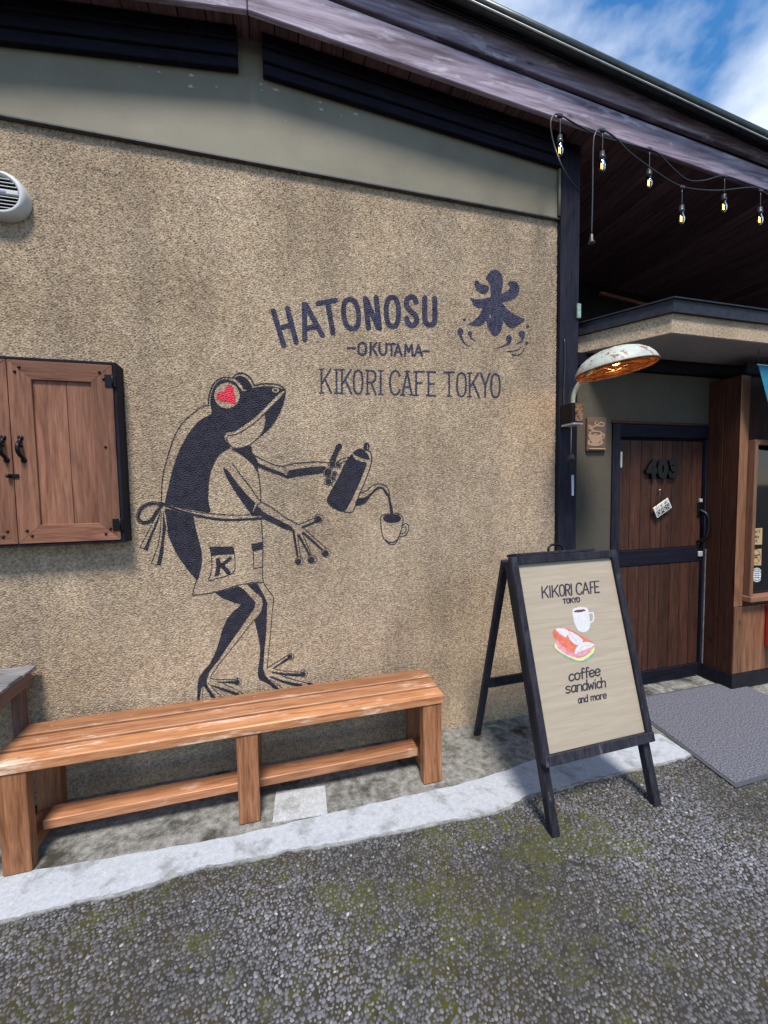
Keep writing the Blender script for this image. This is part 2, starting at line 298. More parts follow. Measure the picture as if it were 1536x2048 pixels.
def mossy(t, c, fac):                                               # moss has grown thickest where rain drips off the kerb
    L = t.links.new; cur = fac
    for p, a, R_ in (((1.05, 1.46, 0), 0.085, 0.55), ((0.45, 1.30, 0), 0.06, 0.5), ((1.9, 0.95, 0), -0.09, 0.8)):
        d = t.nodes.new('ShaderNodeVectorMath'); d.operation = 'DISTANCE'; d.inputs[1].default_value = p; L(c.outputs['Object'], d.inputs[0])
        m = t.nodes.new('ShaderNodeMapRange'); m.interpolation_type = 'SMOOTHSTEP'; m.inputs['From Min'].default_value = 0; m.inputs['From Max'].default_value = R_; m.inputs['To Min'].default_value = a; m.inputs['To Max'].default_value = 0; L(d.outputs['Value'], m.inputs['Value'])
        s_ = t.nodes.new('ShaderNodeMath'); s_.operation = 'ADD'; L(cur, s_.inputs[0]); L(m.outputs[0], s_.inputs[1]); cur = s_.outputs[0]
    return cur
def ground_mat(name, base, light, stain, moss, stain_pos, moss_pos, sc=3.0, speck=220, spk=0.3, bmp=0.6, gather=False):
    m = bpy.data.materials.new(name); m.use_nodes = True; t = m.node_tree; b = t.nodes['Principled BSDF']; L = t.links.new
    b.inputs['Roughness'].default_value = 0.92; b.inputs['Specular IOR Level'].default_value = 0.2
    c = t.nodes.new('ShaderNodeTexCoord')
    def nz(scale, det=8, rough=0.65):
        n = t.nodes.new('ShaderNodeTexNoise'); n.inputs['Scale'].default_value = scale; n.inputs['Detail'].default_value = det; n.inputs['Roughness'].default_value = rough; L(c.outputs['Object'], n.inputs['Vector']); return n.outputs['Fac']
    def ramp(f, p0, p1, c0=(0, 0, 0), c1=(1, 1, 1)):
        r = t.nodes.new('ShaderNodeValToRGB'); r.color_ramp.elements[0].position = p0; r.color_ramp.elements[1].position = p1
        r.color_ramp.elements[0].color = (*c0, 1); r.color_ramp.elements[1].color = (*c1, 1); L(f, r.inputs['Fac']); return r.outputs['Color']
    def mixc(f, a, bc, bl='MIX'):
        x = t.nodes.new('ShaderNodeMix'); x.data_type = 'RGBA'; x.blend_type = bl
        if hasattr(f, 'links'): L(f, x.inputs['Factor'])
        else: x.inputs['Factor'].default_value = f
        L(a, x.inputs['A'])
        if hasattr(bc, 'links'): L(bc, x.inputs['B'])
        else: x.inputs['B'].default_value = (*bc, 1)
        return x.outputs['Result']
    col = ramp(nz(sc * 6), 0.35, 0.68, base, light)
    col = mixc(1.0, col, ramp(nz(speck, 3), 0.32, 0.66, (1 - spk, 1 - spk, 1 - spk), (1 + spk * .7, 1 + spk * .7, 1 + spk * .7)), 'MULTIPLY')
    if stain: col = mixc(ramp(nz(sc, 9, 0.7), stain_pos, stain_pos + 0.14), col, stain)
    if moss: col = mixc(ramp(mossy(t, c, nz(sc * 1.7, 9, 0.75)) if gather else nz(sc * 1.7, 9, 0.75), moss_pos, moss_pos + 0.08), col, moss)
    L(col, b.inputs['Base Color'])
    bp = t.nodes.new('ShaderNodeBump'); bp.inputs['Strength'].default_value = bmp; bp.inputs['Distance'].default_value = 0.003
    L(nz(speck * 0.6, 6), bp.inputs['Height']); L(bp.outputs[0], b.inputs['Normal'])
    return m
M_conc = ground_mat('weathered_concrete', (0.12, 0.117, 0.105), (0.32, 0.315, 0.30), (0.045, 0.043, 0.034), (0.05, 0.055, 0.02), 0.50, 0.62, 4.6, 200, 0.42, 0.8)
M_strip = ground_mat('pale_strip_concrete', (0.35, 0.37, 0.41), (0.44, 0.46, 0.505), (0.22, 0.23, 0.24), (0.30, 0.25, 0.19), 0.52, 0.64, 8.0, 160, 0.12, 0.2)
M_fringe = ground_mat('fringe_cement', (0.20, 0.205, 0.20), (0.33, 0.335, 0.34), (0.10, 0.10, 0.085), (0.10, 0.10, 0.04), 0.50, 0.60, 6.0)
M_patch = ground_mat('patch_cement', (0.36, 0.37, 0.39), (0.50, 0.51, 0.54), (0.22, 0.22, 0.21), (0.3, 0.28, 0.22), 0.52, 0.62, 5.0)
M_asph = ground_mat('asphalt_binder', (0.026, 0.024, 0.022), (0.060, 0.056, 0.050), (0.045, 0.038, 0.016), (0.062, 0.064, 0.012), 0.46, 0.53, 2.4, gather=True)

def far_stones(m):
    t = m.node_tree; b = t.nodes['Principled BSDF']; L = t.links.new; src = b.inputs['Base Color'].links[0].from_socket
    c = t.nodes.new('ShaderNodeTexCoord'); v = t.nodes.new('ShaderNodeTexVoronoi'); v.inputs['Scale'].default_value = 82; L(c.outputs['Object'], v.inputs['Vector'])
    k = t.nodes.new('ShaderNodeValToRGB'); k.color_ramp.elements[0].position = 0.30; k.color_ramp.elements[1].position = 0.48; k.color_ramp.elements[0].color = (1, 1, 1, 1); k.color_ramp.elements[1].color = (0, 0, 0, 1); L(v.outputs['Distance'], k.inputs['Fac'])
    sh = t.nodes.new('ShaderNodeSeparateColor'); L(v.outputs['Color'], sh.inputs['Color'])
    g = t.nodes.new('ShaderNodeValToRGB'); g.color_ramp.elements[0].color = (0.05, 0.05, 0.054, 1); g.color_ramp.elements[1].color = (0.26, 0.26, 0.285, 1); L(sh.outputs['Red'], g.inputs['Fac'])
    x = t.nodes.new('ShaderNodeMix'); x.data_type = 'RGBA'; L(k.outputs['Color'], x.inputs['Factor']); L(src, x.inputs['A']); L(g.outputs['Color'], x.inputs['B']); L(x.outputs['Result'], b.inputs['Base Color'])
    bp = t.nodes.new('ShaderNodeBump'); bp.inputs['Strength'].default_value = 0.8; bp.inputs['Distance'].default_value = 0.004; L(k.outputs['Color'], bp.inputs['Height']); L(bp.outputs[0], b.inputs['Normal'])
M_asphf = ground_mat('far_asphalt', (0.026, 0.024, 0.022), (0.060, 0.056, 0.050), (0.045, 0.038, 0.016), (0.06, 0.06, 0.012), 0.46, 0.56, 2.4)
far_stones(M_asphf)
# ------------------------------------------------------------------ the setting: ground
WY = 2.225                                                 # face of the stuccoed wall
def sheet(name, pts, z, m, thick=0.0, kind='structure', parent=None):
    n = len(pts); V = [(x, y, z) for x, y in pts]; F = [tuple(range(n))]
    if thick:
        V += [(x, y, z - thick) for x, y in pts]; F += [(i, i + n, (i + 1) % n + n, (i + 1) % n) for i in range(n)]
    o = mesh(name, V, F, m, parent)
    if kind: tag(o, kind=kind)
    return o
asph = sheet('asphalt', [(-300, -300), (300, -300), (300, 300), (-300, 300)], -0.0065, M_asphf)
tag(asph, 'dark mossy asphalt with exposed stones in the foreground', None)
tag(sheet('asphalt_bed', [(-1.52, 0.235), (3.42, 0.235), (3.42, 1.72), (-1.52, 1.72)], -0.0045, M_asph), 'dark binder between the asphalt stones')
# concrete apron along the wall
apron = sheet('concrete_apron', [(-6, 1.70), (6.5, 1.70), (6.5, 4.5), (-6, 4.5)], 0.0, M_conc, 0.03)
tag(apron, 'stained grey concrete apron at the foot of the wall')
# pale strip with a ragged outer edge
EX = np.arange(-4.2, 2.4, 0.012); EN = np.convolve(rng.normal(size=len(EX)), [.2, .5, .2, .1], 'same') * 0.0035 + np.convolve(rng.normal(size=len(EX)), np.ones(9) / 9, 'same') * 0.008
def edge_y(x):
    e = np.interp(x, [-4, -0.99, -0.68, -0.34, 0.13, 0.48, 0.80, 0.96, 1.12, 1.4, 1.73, 2.0, 2.18], [1.64, 1.639, 1.632, 1.655, 1.628, 1.605, 1.585, 1.583, 1.625, 1.628, 1.632, 1.62, 1.624])
    return e + float(np.interp(x, EX, EN))
xs = np.arange(-4, 2.181, 0.012)
outer = [(float(x), float(edge_y(x) + random.uniform(-.002, .002))) for x in xs]
inner = [(float(x), float(np.interp(x, [-4, -1.1, -.23, .85, 1.1, 1.38, 2.15], [1.9, 1.835, 1.777, 1.777, 1.80, 1.85, 1.822])) + 0.004 * math.sin(x * 3.1) + 0.002 * math.sin(x * 37)) for x in xs[::-1]]
pale_strip = sheet('pale_concrete_strip', outer + inner, 0.002, M_strip, 0.02)
tag(sheet('cement_fringe', [(a, b - 0.007 - 0.009 * abs(math.sin(a * 5.3 + 2 * math.sin(a * 2.1))) + random.uniform(-.0015, .0015)) for a, b in outer] + [(2.181, 1.70), (-4, 1.70)], 0.0008, M_fringe, 0.01), 'grey cement lip showing beyond the pale strip')
tag(pale_strip, 'pale bluish white strip of cement along the asphalt edge')
q = [onz(*p) for p in [(545, 1646), (655, 1629), (650, 1572), (552, 1584)]]
tag(sheet('pale_cement_patch', [(p[0], p[1]) for p in q], 0.0025, M_patch, 0.003), 'pale rectangular cement patch beside the middle bench leg')
# loose chippings bedded in the asphalt: real stones, one mass nobody could count
def stones():
    step = 0.0116
    gx = np.arange(-1.5, 3.4, step); gy = np.arange(0.25, 1.70, step)
    X, Y = np.meshgrid(gx, gy); X = X + (np.arange(len(gy)) % 2)[:, None] * step / 2
    X = X.ravel() + rng.uniform(-.004, .004, X.size); Y = Y.ravel() + rng.uniform(-.004, .004, Y.size)
    k = (Y < np.array([edge_y(x) if x < 2.18 else 1.70 for x in X]) - 0.004) & (rng.random(X.size) > 0.08)
    X, Y = X[k], Y[k]; n = len(X)
    r = rng.uniform(0.0044, 0.0092, n); el = rng.uniform(0.62, 1.0, n); th = rng.uniform(0, 2 * np.pi, n); h = rng.uniform(0.0020, 0.0046, n)
    base = -0.0052; s = 7
    a = np.arange(s) * 2 * np.pi / s
    V = np.zeros((n, 2 * s + 1, 3))
    jr = rng.uniform(0.78, 1.15, (n, s)); jr2 = rng.uniform(0.6, 0.8, (n, s))
    for ring, (fr, fz) in enumerate(((jr, 0.25), (jr * jr2, 0.92))):
        ux = np.cos(a)[None, :] * fr * r[:, None]; uy = np.sin(a)[None, :] * fr * (r * el)[:, None]
        V[:, ring * s:(ring + 1) * s, 0] = X[:, None] + ux * np.cos(th)[:, None] - uy * np.sin(th)[:, None]
        V[:, ring * s:(ring + 1) * s, 1] = Y[:, None] + ux * np.sin(th)[:, None] + uy * np.cos(th)[:, None]
        V[:, ring * s:(ring + 1) * s, 2] = base + h[:, None] * fz + rng.uniform(-.0004, .0004, (n, s)) - (0.001 if ring == 0 else 0)
    V[:, 2 * s] = np.stack([X, Y, base + h], 1)
    ks = np.arange(s); k2 = (ks + 1) % s
    quads = np.stack([ks, k2, k2 + s, ks + s], 1); tris = np.stack([ks + s, k2 + s, np.full(s, 2 * s)], 1)
    off = (np.arange(n) * (2 * s + 1))[:, None, None]
    Q = (quads[None] + off).reshape(-1, 4); T = (tris[None] + off).reshape(-1, 3)
    me = bpy.data.meshes.new('asphalt_stones'); me.vertices.add(n * (2 * s + 1)); me.vertices.foreach_set('co', V.ravel())
    li = np.concatenate([Q.ravel(), T.ravel()]); me.loops.add(len(li)); me.loops.foreach_set('vertex_index', li.astype(np.int32))
    npoly = len(Q) + len(T); me.polygons.add(npoly)
    starts = np.concatenate([np.arange(len(Q)) * 4, len(Q) * 4 + np.arange(len(T)) * 3]); me.polygons.foreach_set('loop_start', starts.astype(np.int32))
    me.update(calc_edges=True); me.validate()
    g = np.clip(rng.normal(0.43, 0.15, n), 0.02, 1.0); at = me.attributes.new('shade', 'FLOAT', 'POINT'); at.data.foreach_set('value', np.repeat(g, 2 * s + 1).astype(np.float32))
    m = bpy.data.materials.new('asphalt_stone'); m.use_nodes = True; t = m.node_tree; b = t.nodes['Principled BSDF']; L = t.links.new
    b.inputs['Roughness'].default_value = 0.85; b.inputs['Specular IOR Level'].default_value = 0.2
    an = t.nodes.new('ShaderNodeAttribute'); an.attribute_name = 'shade'
    rr = t.nodes.new('ShaderNodeValToRGB'); e = rr.color_ramp.elements; e[0].position = 0.0; e[0].color = (0.04, 0.039, 0.042, 1); e[1].position = 1.0; e[1].color = (0.44, 0.44, 0.48, 1)
    x = e.new(0.45); x.color = (0.118, 0.118, 0.128, 1); x = e.new(0.72); x.color = (0.20, 0.20, 0.222, 1)
    L(an.outputs['Fac'], rr.inputs['Fac'])
    c = t.nodes.new('ShaderNodeTexCoord'); nn = t.nodes.new('ShaderNodeTexNoise'); nn.inputs['Scale'].default_value = 4.08; nn.inputs['Detail'].default_value = 9; nn.inputs['Roughness'].default_value = 0.75; L(c.outputs['Object'], nn.inputs['Vector'])
    mr = t.nodes.new('ShaderNodeValToRGB'); mr.color_ramp.elements[0].position = 0.535; mr.color_ramp.elements[1].position = 0.68; mr.color_ramp.elements[0].color = (0, 0, 0, 1); mr.color_ramp.elements[1].color = (0.48, 0.48, 0.48, 1); L(mossy(t, c, nn.outputs['Fac']), mr.inputs['Fac'])
    mx = t.nodes.new('ShaderNodeMix'); mx.data_type = 'RGBA'; mx.inputs['B'].default_value = (0.056, 0.058, 0.018, 1); L(mr.outputs['Color'], mx.inputs['Factor']); L(rr.outputs['Color'], mx.inputs['A'])
    nl = t.nodes.new('ShaderNodeTexNoise'); nl.inputs['Scale'].default_value = 1.3; nl.inputs['Detail'].default_value = 5; L(c.outputs['Object'], nl.inputs['Vector'])
    rl = t.nodes.new('ShaderNodeValToRGB'); rl.color_ramp.elements[0].position = 0.36; rl.color_ramp.elements[1].position = 0.66; rl.color_ramp.elements[0].color = (0.62, 0.60, 0.56, 1); rl.color_ramp.elements[1].color = (1.25, 1.25, 1.3, 1); L(nl.outputs['Fac'], rl.inputs['Fac'])
    ml = t.nodes.new('ShaderNodeMix'); ml.data_type = 'RGBA'; ml.blend_type = 'MULTIPLY'; ml.inputs['Factor'].default_value = 1.0; L(mx.outputs['Result'], ml.inputs['A']); L(rl.outputs['Color'], ml.inputs['B']); L(ml.outputs['Result'], b.inputs['Base Color'])
    n3 = t.nodes.new('ShaderNodeTexNoise'); n3.inputs['Scale'].default_value = 500; L(c.outputs['Object'], n3.inputs['Vector']); bp = t.nodes.new('ShaderNodeBump'); bp.inputs['Strength'].default_value = 0.4; bp.inputs['Distance'].default_value = 0.001; L(n3.outputs['Fac'], bp.inputs['Height']); L(bp.outputs[0], b.inputs['Normal'])
    o = finish('asphalt_stones', me, m, None); tag(o, 'grey stone chippings bedded in the asphalt', 'chippings', kind='stuff')
stones()

# ------------------------------------------------------------------ the cafe building
B = thing('cafe_building', (1.0, 2.4, 0.0), 'tan stuccoed cafe with dark wooden eaves, frog mural and covered entrance', 'building')
# --- stuccoed wall as true relief
WX0, WX1, WZ0, WZ1 = -1.45, 1.745, -0.02, 3.16
NX, NZ = 800, 900
def relief(nx, nz, dx, dz):
    f = np.fft.rfft2(rng.normal(size=(nz, nx)))
    kz = np.fft.fftfreq(nz, dz)[:, None]; kx = np.fft.rfftfreq(nx, dx)[None, :]
    k = np.sqrt((kx * 1.0) ** 2 + (kz * 0.9) ** 2)
    g = np.exp(-((k - 96) / 38) ** 2) + 0.15 * np.exp(-((k - 30) / 18) ** 2)
    h = np.fft.irfft2(f * g, s=(nz, nx)); h /= h.std()
    h = np.tanh(h * 0.8)
    return h
HA = 0.0034
dxw, dzw = (WX1 - WX0) / (NX - 1), (WZ1 - WZ0) / (NZ - 1)
HF = relief(NX, NZ, dxw, dzw) * HA
def hsample(x, z):
    fx = np.clip((x - WX0) / dxw, 0, NX - 1.001); fz = np.clip((z - WZ0) / dzw, 0, NZ - 1.001)
    i = fx.astype(int); j = fz.astype(int); u = fx - i; v = fz - j
    return HF[j, i] * (1 - u) * (1 - v) + HF[j, i + 1] * u * (1 - v) + HF[j + 1, i] * (1 - u) * v + HF[j + 1, i + 1] * u * v
def grid_mesh(name, P, keep, m, parent, smooth=True, matidx=None):
    """P (nz,nx,3) node positions; keep (nz-1,nx-1) bool"""
    nz, nx = P.shape[:2]; idx = np.arange(nz * nx).reshape(nz, nx)
    q = np.stack([idx[:-1, :-1], idx[:-1, 1:], idx[1:, 1:], idx[1:, :-1]], -1)[keep]
    used, inv = np.unique(q.ravel(), return_inverse=True); V = P.reshape(-1, 3)[used]
    me = bpy.data.meshes.new(name); me.vertices.add(len(V)); me.vertices.foreach_set('co', V.ravel())
    me.loops.add(q.size); me.loops.foreach_set('vertex_index', inv.ravel().astype(np.int32))
    me.polygons.add(len(q)); me.polygons.foreach_set('loop_start', (np.arange(len(q)) * 4).astype(np.int32))
    me.update(calc_edges=True)
    if smooth: me.polygons.foreach_set('use_smooth', np.ones(len(q), bool))
    return finish(name, me, m, parent)
gx = np.linspace(WX0, WX1, NX); gz = np.linspace(WZ0, WZ1, NZ); GX, GZ = np.meshgrid(gx, gz)
wall = grid_mesh('stucco_wall', np.stack([GX, WY - HF, GZ], -1), np.ones((NZ - 1, NX - 1), bool), M_stucco, B)
box('stucco_wall', -6, WX0, WY, WY + 0.12, -0.02, 3.16, M_stucco, B, 0)
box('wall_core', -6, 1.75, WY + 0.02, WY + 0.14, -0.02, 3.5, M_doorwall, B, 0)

# --- paint on the wall, drawn as strokes and fields
class Paint:
    def __init__(s): s.ops = []
    def poly(s, z, pts, lab=1, smooth=True):
        p = np.array([z(*q) for q in pts]); s.ops.append(('P', catmull(p, 5, True) if smooth else p, lab)); return s
    def line(s, z, pts, w, lab=1, w2=None, smooth=True):
        p = np.array([z(*q) for q in pts]); p = catmull(p, 5) if smooth and len(p) > 2 else p
        k = z(1, 0)[0] - z(0, 0)[0]; s.ops.append(('L', p, lab, w * k / 2, (w if w2 is None else w2) * k / 2)); return s
    def disc(s, z, c, rx, ry=None, lab=1, rot=0.0):
        ry = rx if ry is None else ry; a = np.linspace(0, 2 * np.pi, 28, endpoint=False); cr, sr = math.cos(rot), math.sin(rot)
        pts = [(c[0] + rx * math.cos(t) * cr - ry * math.sin(t) * sr, c[1] + rx * math.cos(t) * sr + ry * math.sin(t) * cr) for t in a]
        return s.poly(z, pts, lab, False)
    def bbox(s):
        A = np.concatenate([o[1] for o in s.ops]); return A.min(0) - 6, A.max(0) + 6
    def eval(s, U, V):
        lab = np.zeros(U.shape, np.int8)
        for o in s.ops:
            pts = o[1]; pad = 1 if o[0] == 'P' else max(o[3], o[4]) + 1
            k = (U > pts[:, 0].min() - pad) & (U < pts[:, 0].max() + pad) & (V > pts[:, 1].min() - pad) & (V < pts[:, 1].max() + pad)
            if not k.any(): continue
            u, v = U[k], V[k]
            if o[0] == 'P':
                ins = np.zeros(u.shape, bool); x1, y1 = pts[:, 0], pts[:, 1]; x2, y2 = np.roll(x1, -1), np.roll(y1, -1)
                for a, b, c, d in zip(x1, y1, x2, y2):
                    if b == d: continue
                    ins ^= ((b > v) != (d > v)) & (u < (c - a) * (v - b) / (d - b) + a)
            else:
                ins = np.zeros(u.shape, bool); n = len(pts) - 1
                for i in range(n):
                    a, b = pts[i], pts[i + 1]; d = b - a; L2 = max(d @ d, 1e-9)
                    t = np.clip(((u - a[0]) * d[0] + (v - a[1]) * d[1]) / L2, 0, 1)
                    w = o[3] + (o[4] - o[3]) * (i + t) / n
                    ins |= (u - a[0] - t * d[0]) ** 2 + (v - a[1] - t * d[1]) ** 2 < w * w
            s_ = lab[k]; s_[ins] = o[2]; lab[k] = s_
        return lab
def wall_paint(name, P, mats, res=0.002, lift=0.0016, parent=None):
    lo, hi = P.bbox(); c = [ony(x, y, WY) for x in (lo[0], hi[0]) for y in (lo[1], hi[1])]
    x0, x1 = min(a[0] for a in c), max(a[0] for a in c); z0, z1 = min(a[2] for a in c), max(a[2] for a in c)
    X = np.arange(x0, x1 + res, res); Z = np.arange(z0, z1 + res, res); XX, ZZ = np.meshgrid(X, Z)
    cx = (XX[:-1, :-1] + res / 2); cz = (ZZ[:-1, :-1] + res / 2); h = hsample(cx.ravel(), cz.ravel())
    U, V = topx(np.stack([cx.ravel(), np.full(cx.size, WY), cz.ravel()], 1))
    U = U + h / HA * 0.45; V = V + np.roll(h, 977) / HA * 0.45            # brush edge caught by the rough stucco
    lab = P.eval(U, V)
    lab[(h < -0.80 * HA) & (rng.random(h.size) < 0.75)] = 0                                  # pits the brush missed
    lab = lab.reshape(cx.shape)
    Y = WY - hsample(XX.ravel(), ZZ.ravel()).reshape(XX.shape) - lift
    N = np.stack([XX, Y, ZZ], -1)
    return [grid_mesh(nm, N, lab == l, m, parent) for nm, l, m in zip(name, range(1, 9), mats) if (lab == l).any()]
def flat_paint(name, P, mats, O, U3, V3, N3, su, sv, res, parent, lift=0.0008, m_layers=True):
    """paint on a flat board: O corner, U3/V3 edge vectors (metres), N3 unit normal to the viewer"""
    nu, nv = int(su / res), int(sv / res); a = np.linspace(0, 1, nu + 1); b = np.linspace(0, 1, nv + 1); A, Bb = np.meshgrid(a, b)
    pos = O + A[..., None] * U3 + Bb[..., None] * V3
    ca = (A[:-1, :-1] + 0.5 / nu); cb = (Bb[:-1, :-1] + 0.5 / nv); cp = (O + ca[..., None] * U3 + cb[..., None] * V3).reshape(-1, 3)
    u, v = topx(cp); lab = P.eval(u, v).reshape(ca.shape)
    return [grid_mesh(nm, pos + N3 * lift, lab == l, m, parent, False) for nm, l, m in zip(name, range(1, 9), mats) if (lab == l).any()]

zA = lambda x, y: (260 + x * .1953, 720 + y * .1953)
zB = lambda x, y: (260 + x * .1953, 960 + y * .1953)
zC = lambda x, y: (490 + x * .2279, 860 + y * .2279)
zD = lambda x, y: (370 + x * .1758, 1140 + y * .1758)
zE = lambda x, y: (520 + x * .2474, 560 + y * .2474)
zF = lambda x, y: (880 + x * .1302, 520 + y * .1302)
zG = lambda x, y: (920 + x * .3028, 1080 + y * .3028)

frog = Paint()
# back, head and body
frog.poly(zA, [(825, 470), (825, 395), (845, 305), (890, 235), (950, 200), (1015, 198), (1080, 232), (1130, 290), (1165, 318), (1250, 288), (1350, 270), (1450, 268), (1530, 285), (1585, 312), (1536, 335), (1400, 470), (1300, 570), (1180, 662), (1070, 730), (1015, 738), (985, 752), (968, 790), (985, 835), (1025, 880), (1020, 905), (960, 935), (910, 980), (875, 1035), (848, 1095), (825, 1160), (812, 1250), (805, 1350), (805, 1450), (822, 1556), (730, 1552), (600, 1530), (480, 1505), (365, 1462), (370, 1400), (388, 1320), (412, 1220), (440, 1110), (475, 1000), (520, 890), (570, 800), (630, 710), (700, 630), (760, 590), (832, 550)])
frog.poly(zA, [(1070, 192), (1100, 168), (1150, 166), (1200, 195), (1238, 245), (1250, 284), (1172, 304), (1140, 262), (1110, 222)])
frog.line(zA, [(1020, 200), (1105, 228), (1150, 285), (1166, 318)], 12, 0)
frog.disc(zA, (992, 362), 132, 132, 0)
frog.line(zA, [(805, 462), (806, 390), (830, 300), (870, 230), (940, 184), (1010, 178), (1052, 183), (1085, 150), (1140, 134), (1200, 155), (1246, 202), (1276, 258), (1350, 245), (1450, 245), (1536, 262), (1592, 312)], 14)
frog.disc(zA, (1490, 308), 38, 26, 0).disc(zA, (1490, 308), 20, 11, 1)
frog.line(zA, [(805, 462), (740, 480), (660, 535), (570, 610), (500, 700), (450, 800), (410, 910), (375, 1030), (345, 1150), (328, 1280), (322, 1455)], 11)
frog.poly(zA, [(1380, 548), (1450, 468), (1536, 385), (1592, 318), (1585, 400), (1560, 480), (1510, 590), (1450, 680), (1390, 740), (1318, 795), (1350, 740), (1378, 670), (1388, 600)])
frog.line(zA, [(1002, 772), (1090, 760), (1200, 697), (1300, 622), (1384, 540)], 10)
frog.line(zA, [(985, 800), (1000, 840), (1040, 882), (1060, 900), (1130, 900), (1200, 880), (1270, 836), (1330, 782)], 10)
frog.poly(zA, [(1042, 916), (1130, 903), (1235, 878), (1252, 940), (1282, 990), (1312, 1050), (1310, 1120), (1300, 1140), (1262, 1080), (1200, 1020), (1110, 952)])
# far arm
frog.poly(zC, [(85, 262), (120, 292), (200, 327), (330, 376), (362, 398), (385, 352), (500, 336), (620, 320), (700, 318), (720, 345), (690, 376), (560, 396), (450, 411), (372, 427), (330, 407), (200, 362), (120, 327), (78, 305)], 1, False)
frog.line(zC, [(78, 218), (160, 262), (250, 302), (330, 316), (420, 296), (520, 286), (630, 280), (735, 286)], 9)
frog.line(zC, [(333, 320), (358, 350), (370, 400)], 18, 1, 12).line(zC, [(335, 322), (357, 350), (368, 394)], 8, 0, 5)
frog.line(zA, [(1300, 1100), (1320, 1200), (1335, 1320), (1340, 1452)], 11)
# near arm
frog.poly(zA, [(955, 1098), (1000, 1128), (1060, 1208), (1120, 1288), (1200, 1380), (1270, 1450), (1305, 1500), (1345, 1520), (1345, 1625), (1250, 1592), (1210, 1540), (1160, 1470), (1110, 1400), (1050, 1310), (1000, 1220), (962, 1140)], 1, False)
frog.poly(zC, [(70, 690), (120, 690), (200, 740), (300, 790), (400, 840), (424, 872), (410, 888), (330, 862), (240, 817), (150, 777), (60, 742), (30, 705)], 1, False)
frog.line(zA, [(1050, 1060), (1130, 1170), (1230, 1300), (1335, 1452)], 10)
frog.line(zC, [(136, 628), (250, 690), (350, 765), (455, 822)], 9)
frog.line(zA, [(1330, 1452), (1284, 1490), (1264, 1552)], 24, 0, 14).line(zA, [(1340, 1455), (1296, 1496), (1268, 1556)], 9)
# thumb, fingertips and kettle
frog.poly(zC, [(742, 272), (785, 175), (800, 135), (832, 118), (852, 140), (842, 172), (802, 262), (775, 280)], 1)
frog.line(zC, [(800, 262), (822, 205), (845, 165)], 7, 0)
for c, r in (((818, 310), 20), ((785, 382), 17), ((772, 424), 20), ((768, 300), 30), ((728, 372), 36), ((733, 450), 30)):
    frog.disc(zC, c, r + 8, None, 1).disc(zC, c, r + 2, None, 0).disc(zC, c, r - 3, None, 1)
frog.line(zC, [(806, 284), (850, 256), (908, 238)], 9).line(zC, [(824, 300), (870, 276), (905, 262)], 7).line(zC, [(756, 474), (776, 500)], 8)
frog.poly(zC, [(870, 300), (915, 235), (940, 212), (962, 250), (1010, 275), (1066, 287), (1050, 350), (1010, 450), (960, 560), (922, 640), (870, 715), (800, 700), (742, 662), (718, 612), (760, 520), (810, 430), (848, 350)])
frog.poly(zC, [(938, 215), (965, 182), (1005, 163), (1050, 183), (1085, 228), (1092, 258), (1040, 252), (990, 232)])
frog.line(zC, [(945, 208), (985, 246), (1048, 270), (1092, 268)], 12, 0)
frog.poly(zC, [(1038, 168), (1044, 126), (1065, 110), (1090, 125), (1088, 168), (1066, 182)]).line(zC, [(1074, 128), (1076, 165)], 7, 0)
frog.line(zC, [(1086, 180), (1110, 220), (1108, 290), (1080, 380), (1040, 480), (1005, 560), (975, 640), (938, 720), (868, 718)], 9)
frog.poly(zC, [(968, 660), (985, 602), (1050, 590), (1100, 555), (1150, 507), (1195, 498), (1235, 525), (1258, 568), (1242, 578), (1215, 532), (1185, 516), (1150, 532), (1110, 572), (1080, 612), (1050, 645), (1010, 661)])
frog.line(zC, [(1008, 552), (1060, 536), (1100, 502), (1140, 476), (1200, 475), (1246, 502), (1270, 562)], 8)
frog.poly(zC, [(1248, 560), (1268, 560), (1284, 640), (1305, 738), (1274, 738), (1264, 650)], 1, False)
# cup under the spout
frog.disc(zC, (1290, 776), 80, 39)
frog.line(zC, [(1262, 734), (1210, 746), (1190, 772), (1194, 850), (1206, 920), (1235, 975), (1275, 1002), (1310, 1002), (1336, 970), (1362, 900), (1380, 840), (1386, 772), (1360, 742), (1312, 728)], 8)
frog.line(zC, [(1240, 966), (1262, 985), (1300, 985), (1336, 962)], 10)
frog.line(zC, [(1384, 836), (1410, 820), (1434, 840), (1432, 880), (1410, 920), (1370, 936), (1354, 934)], 7).line(zC, [(1384, 856), (1408, 846), (1416, 870), (1400, 900), (1364, 910)], 6)
# near hand
for a, b, c, r, t0, t1 in (((508, 852), (622, 805), (648, 778), 34, (465, 830), (622, 768)), ((512, 902), (690, 1062), (712, 1078), 33, (522, 868), (712, 1036)), ((474, 928), (570, 1105), (588, 1135), 33, (502, 905), (582, 1092)), ((424, 888), (464, 1120), (475, 1150), 30, (460, 915), (486, 1112))):
    frog.line(zC, [a, b], 22, 1, 18).line(zC, [t0, t1], 7).disc(zC, c, r + 7, None, 1).disc(zC, c, r + 2, None, 0).disc(zC, (c[0] - 5, c[1] + 4), r - 5, None, 1)
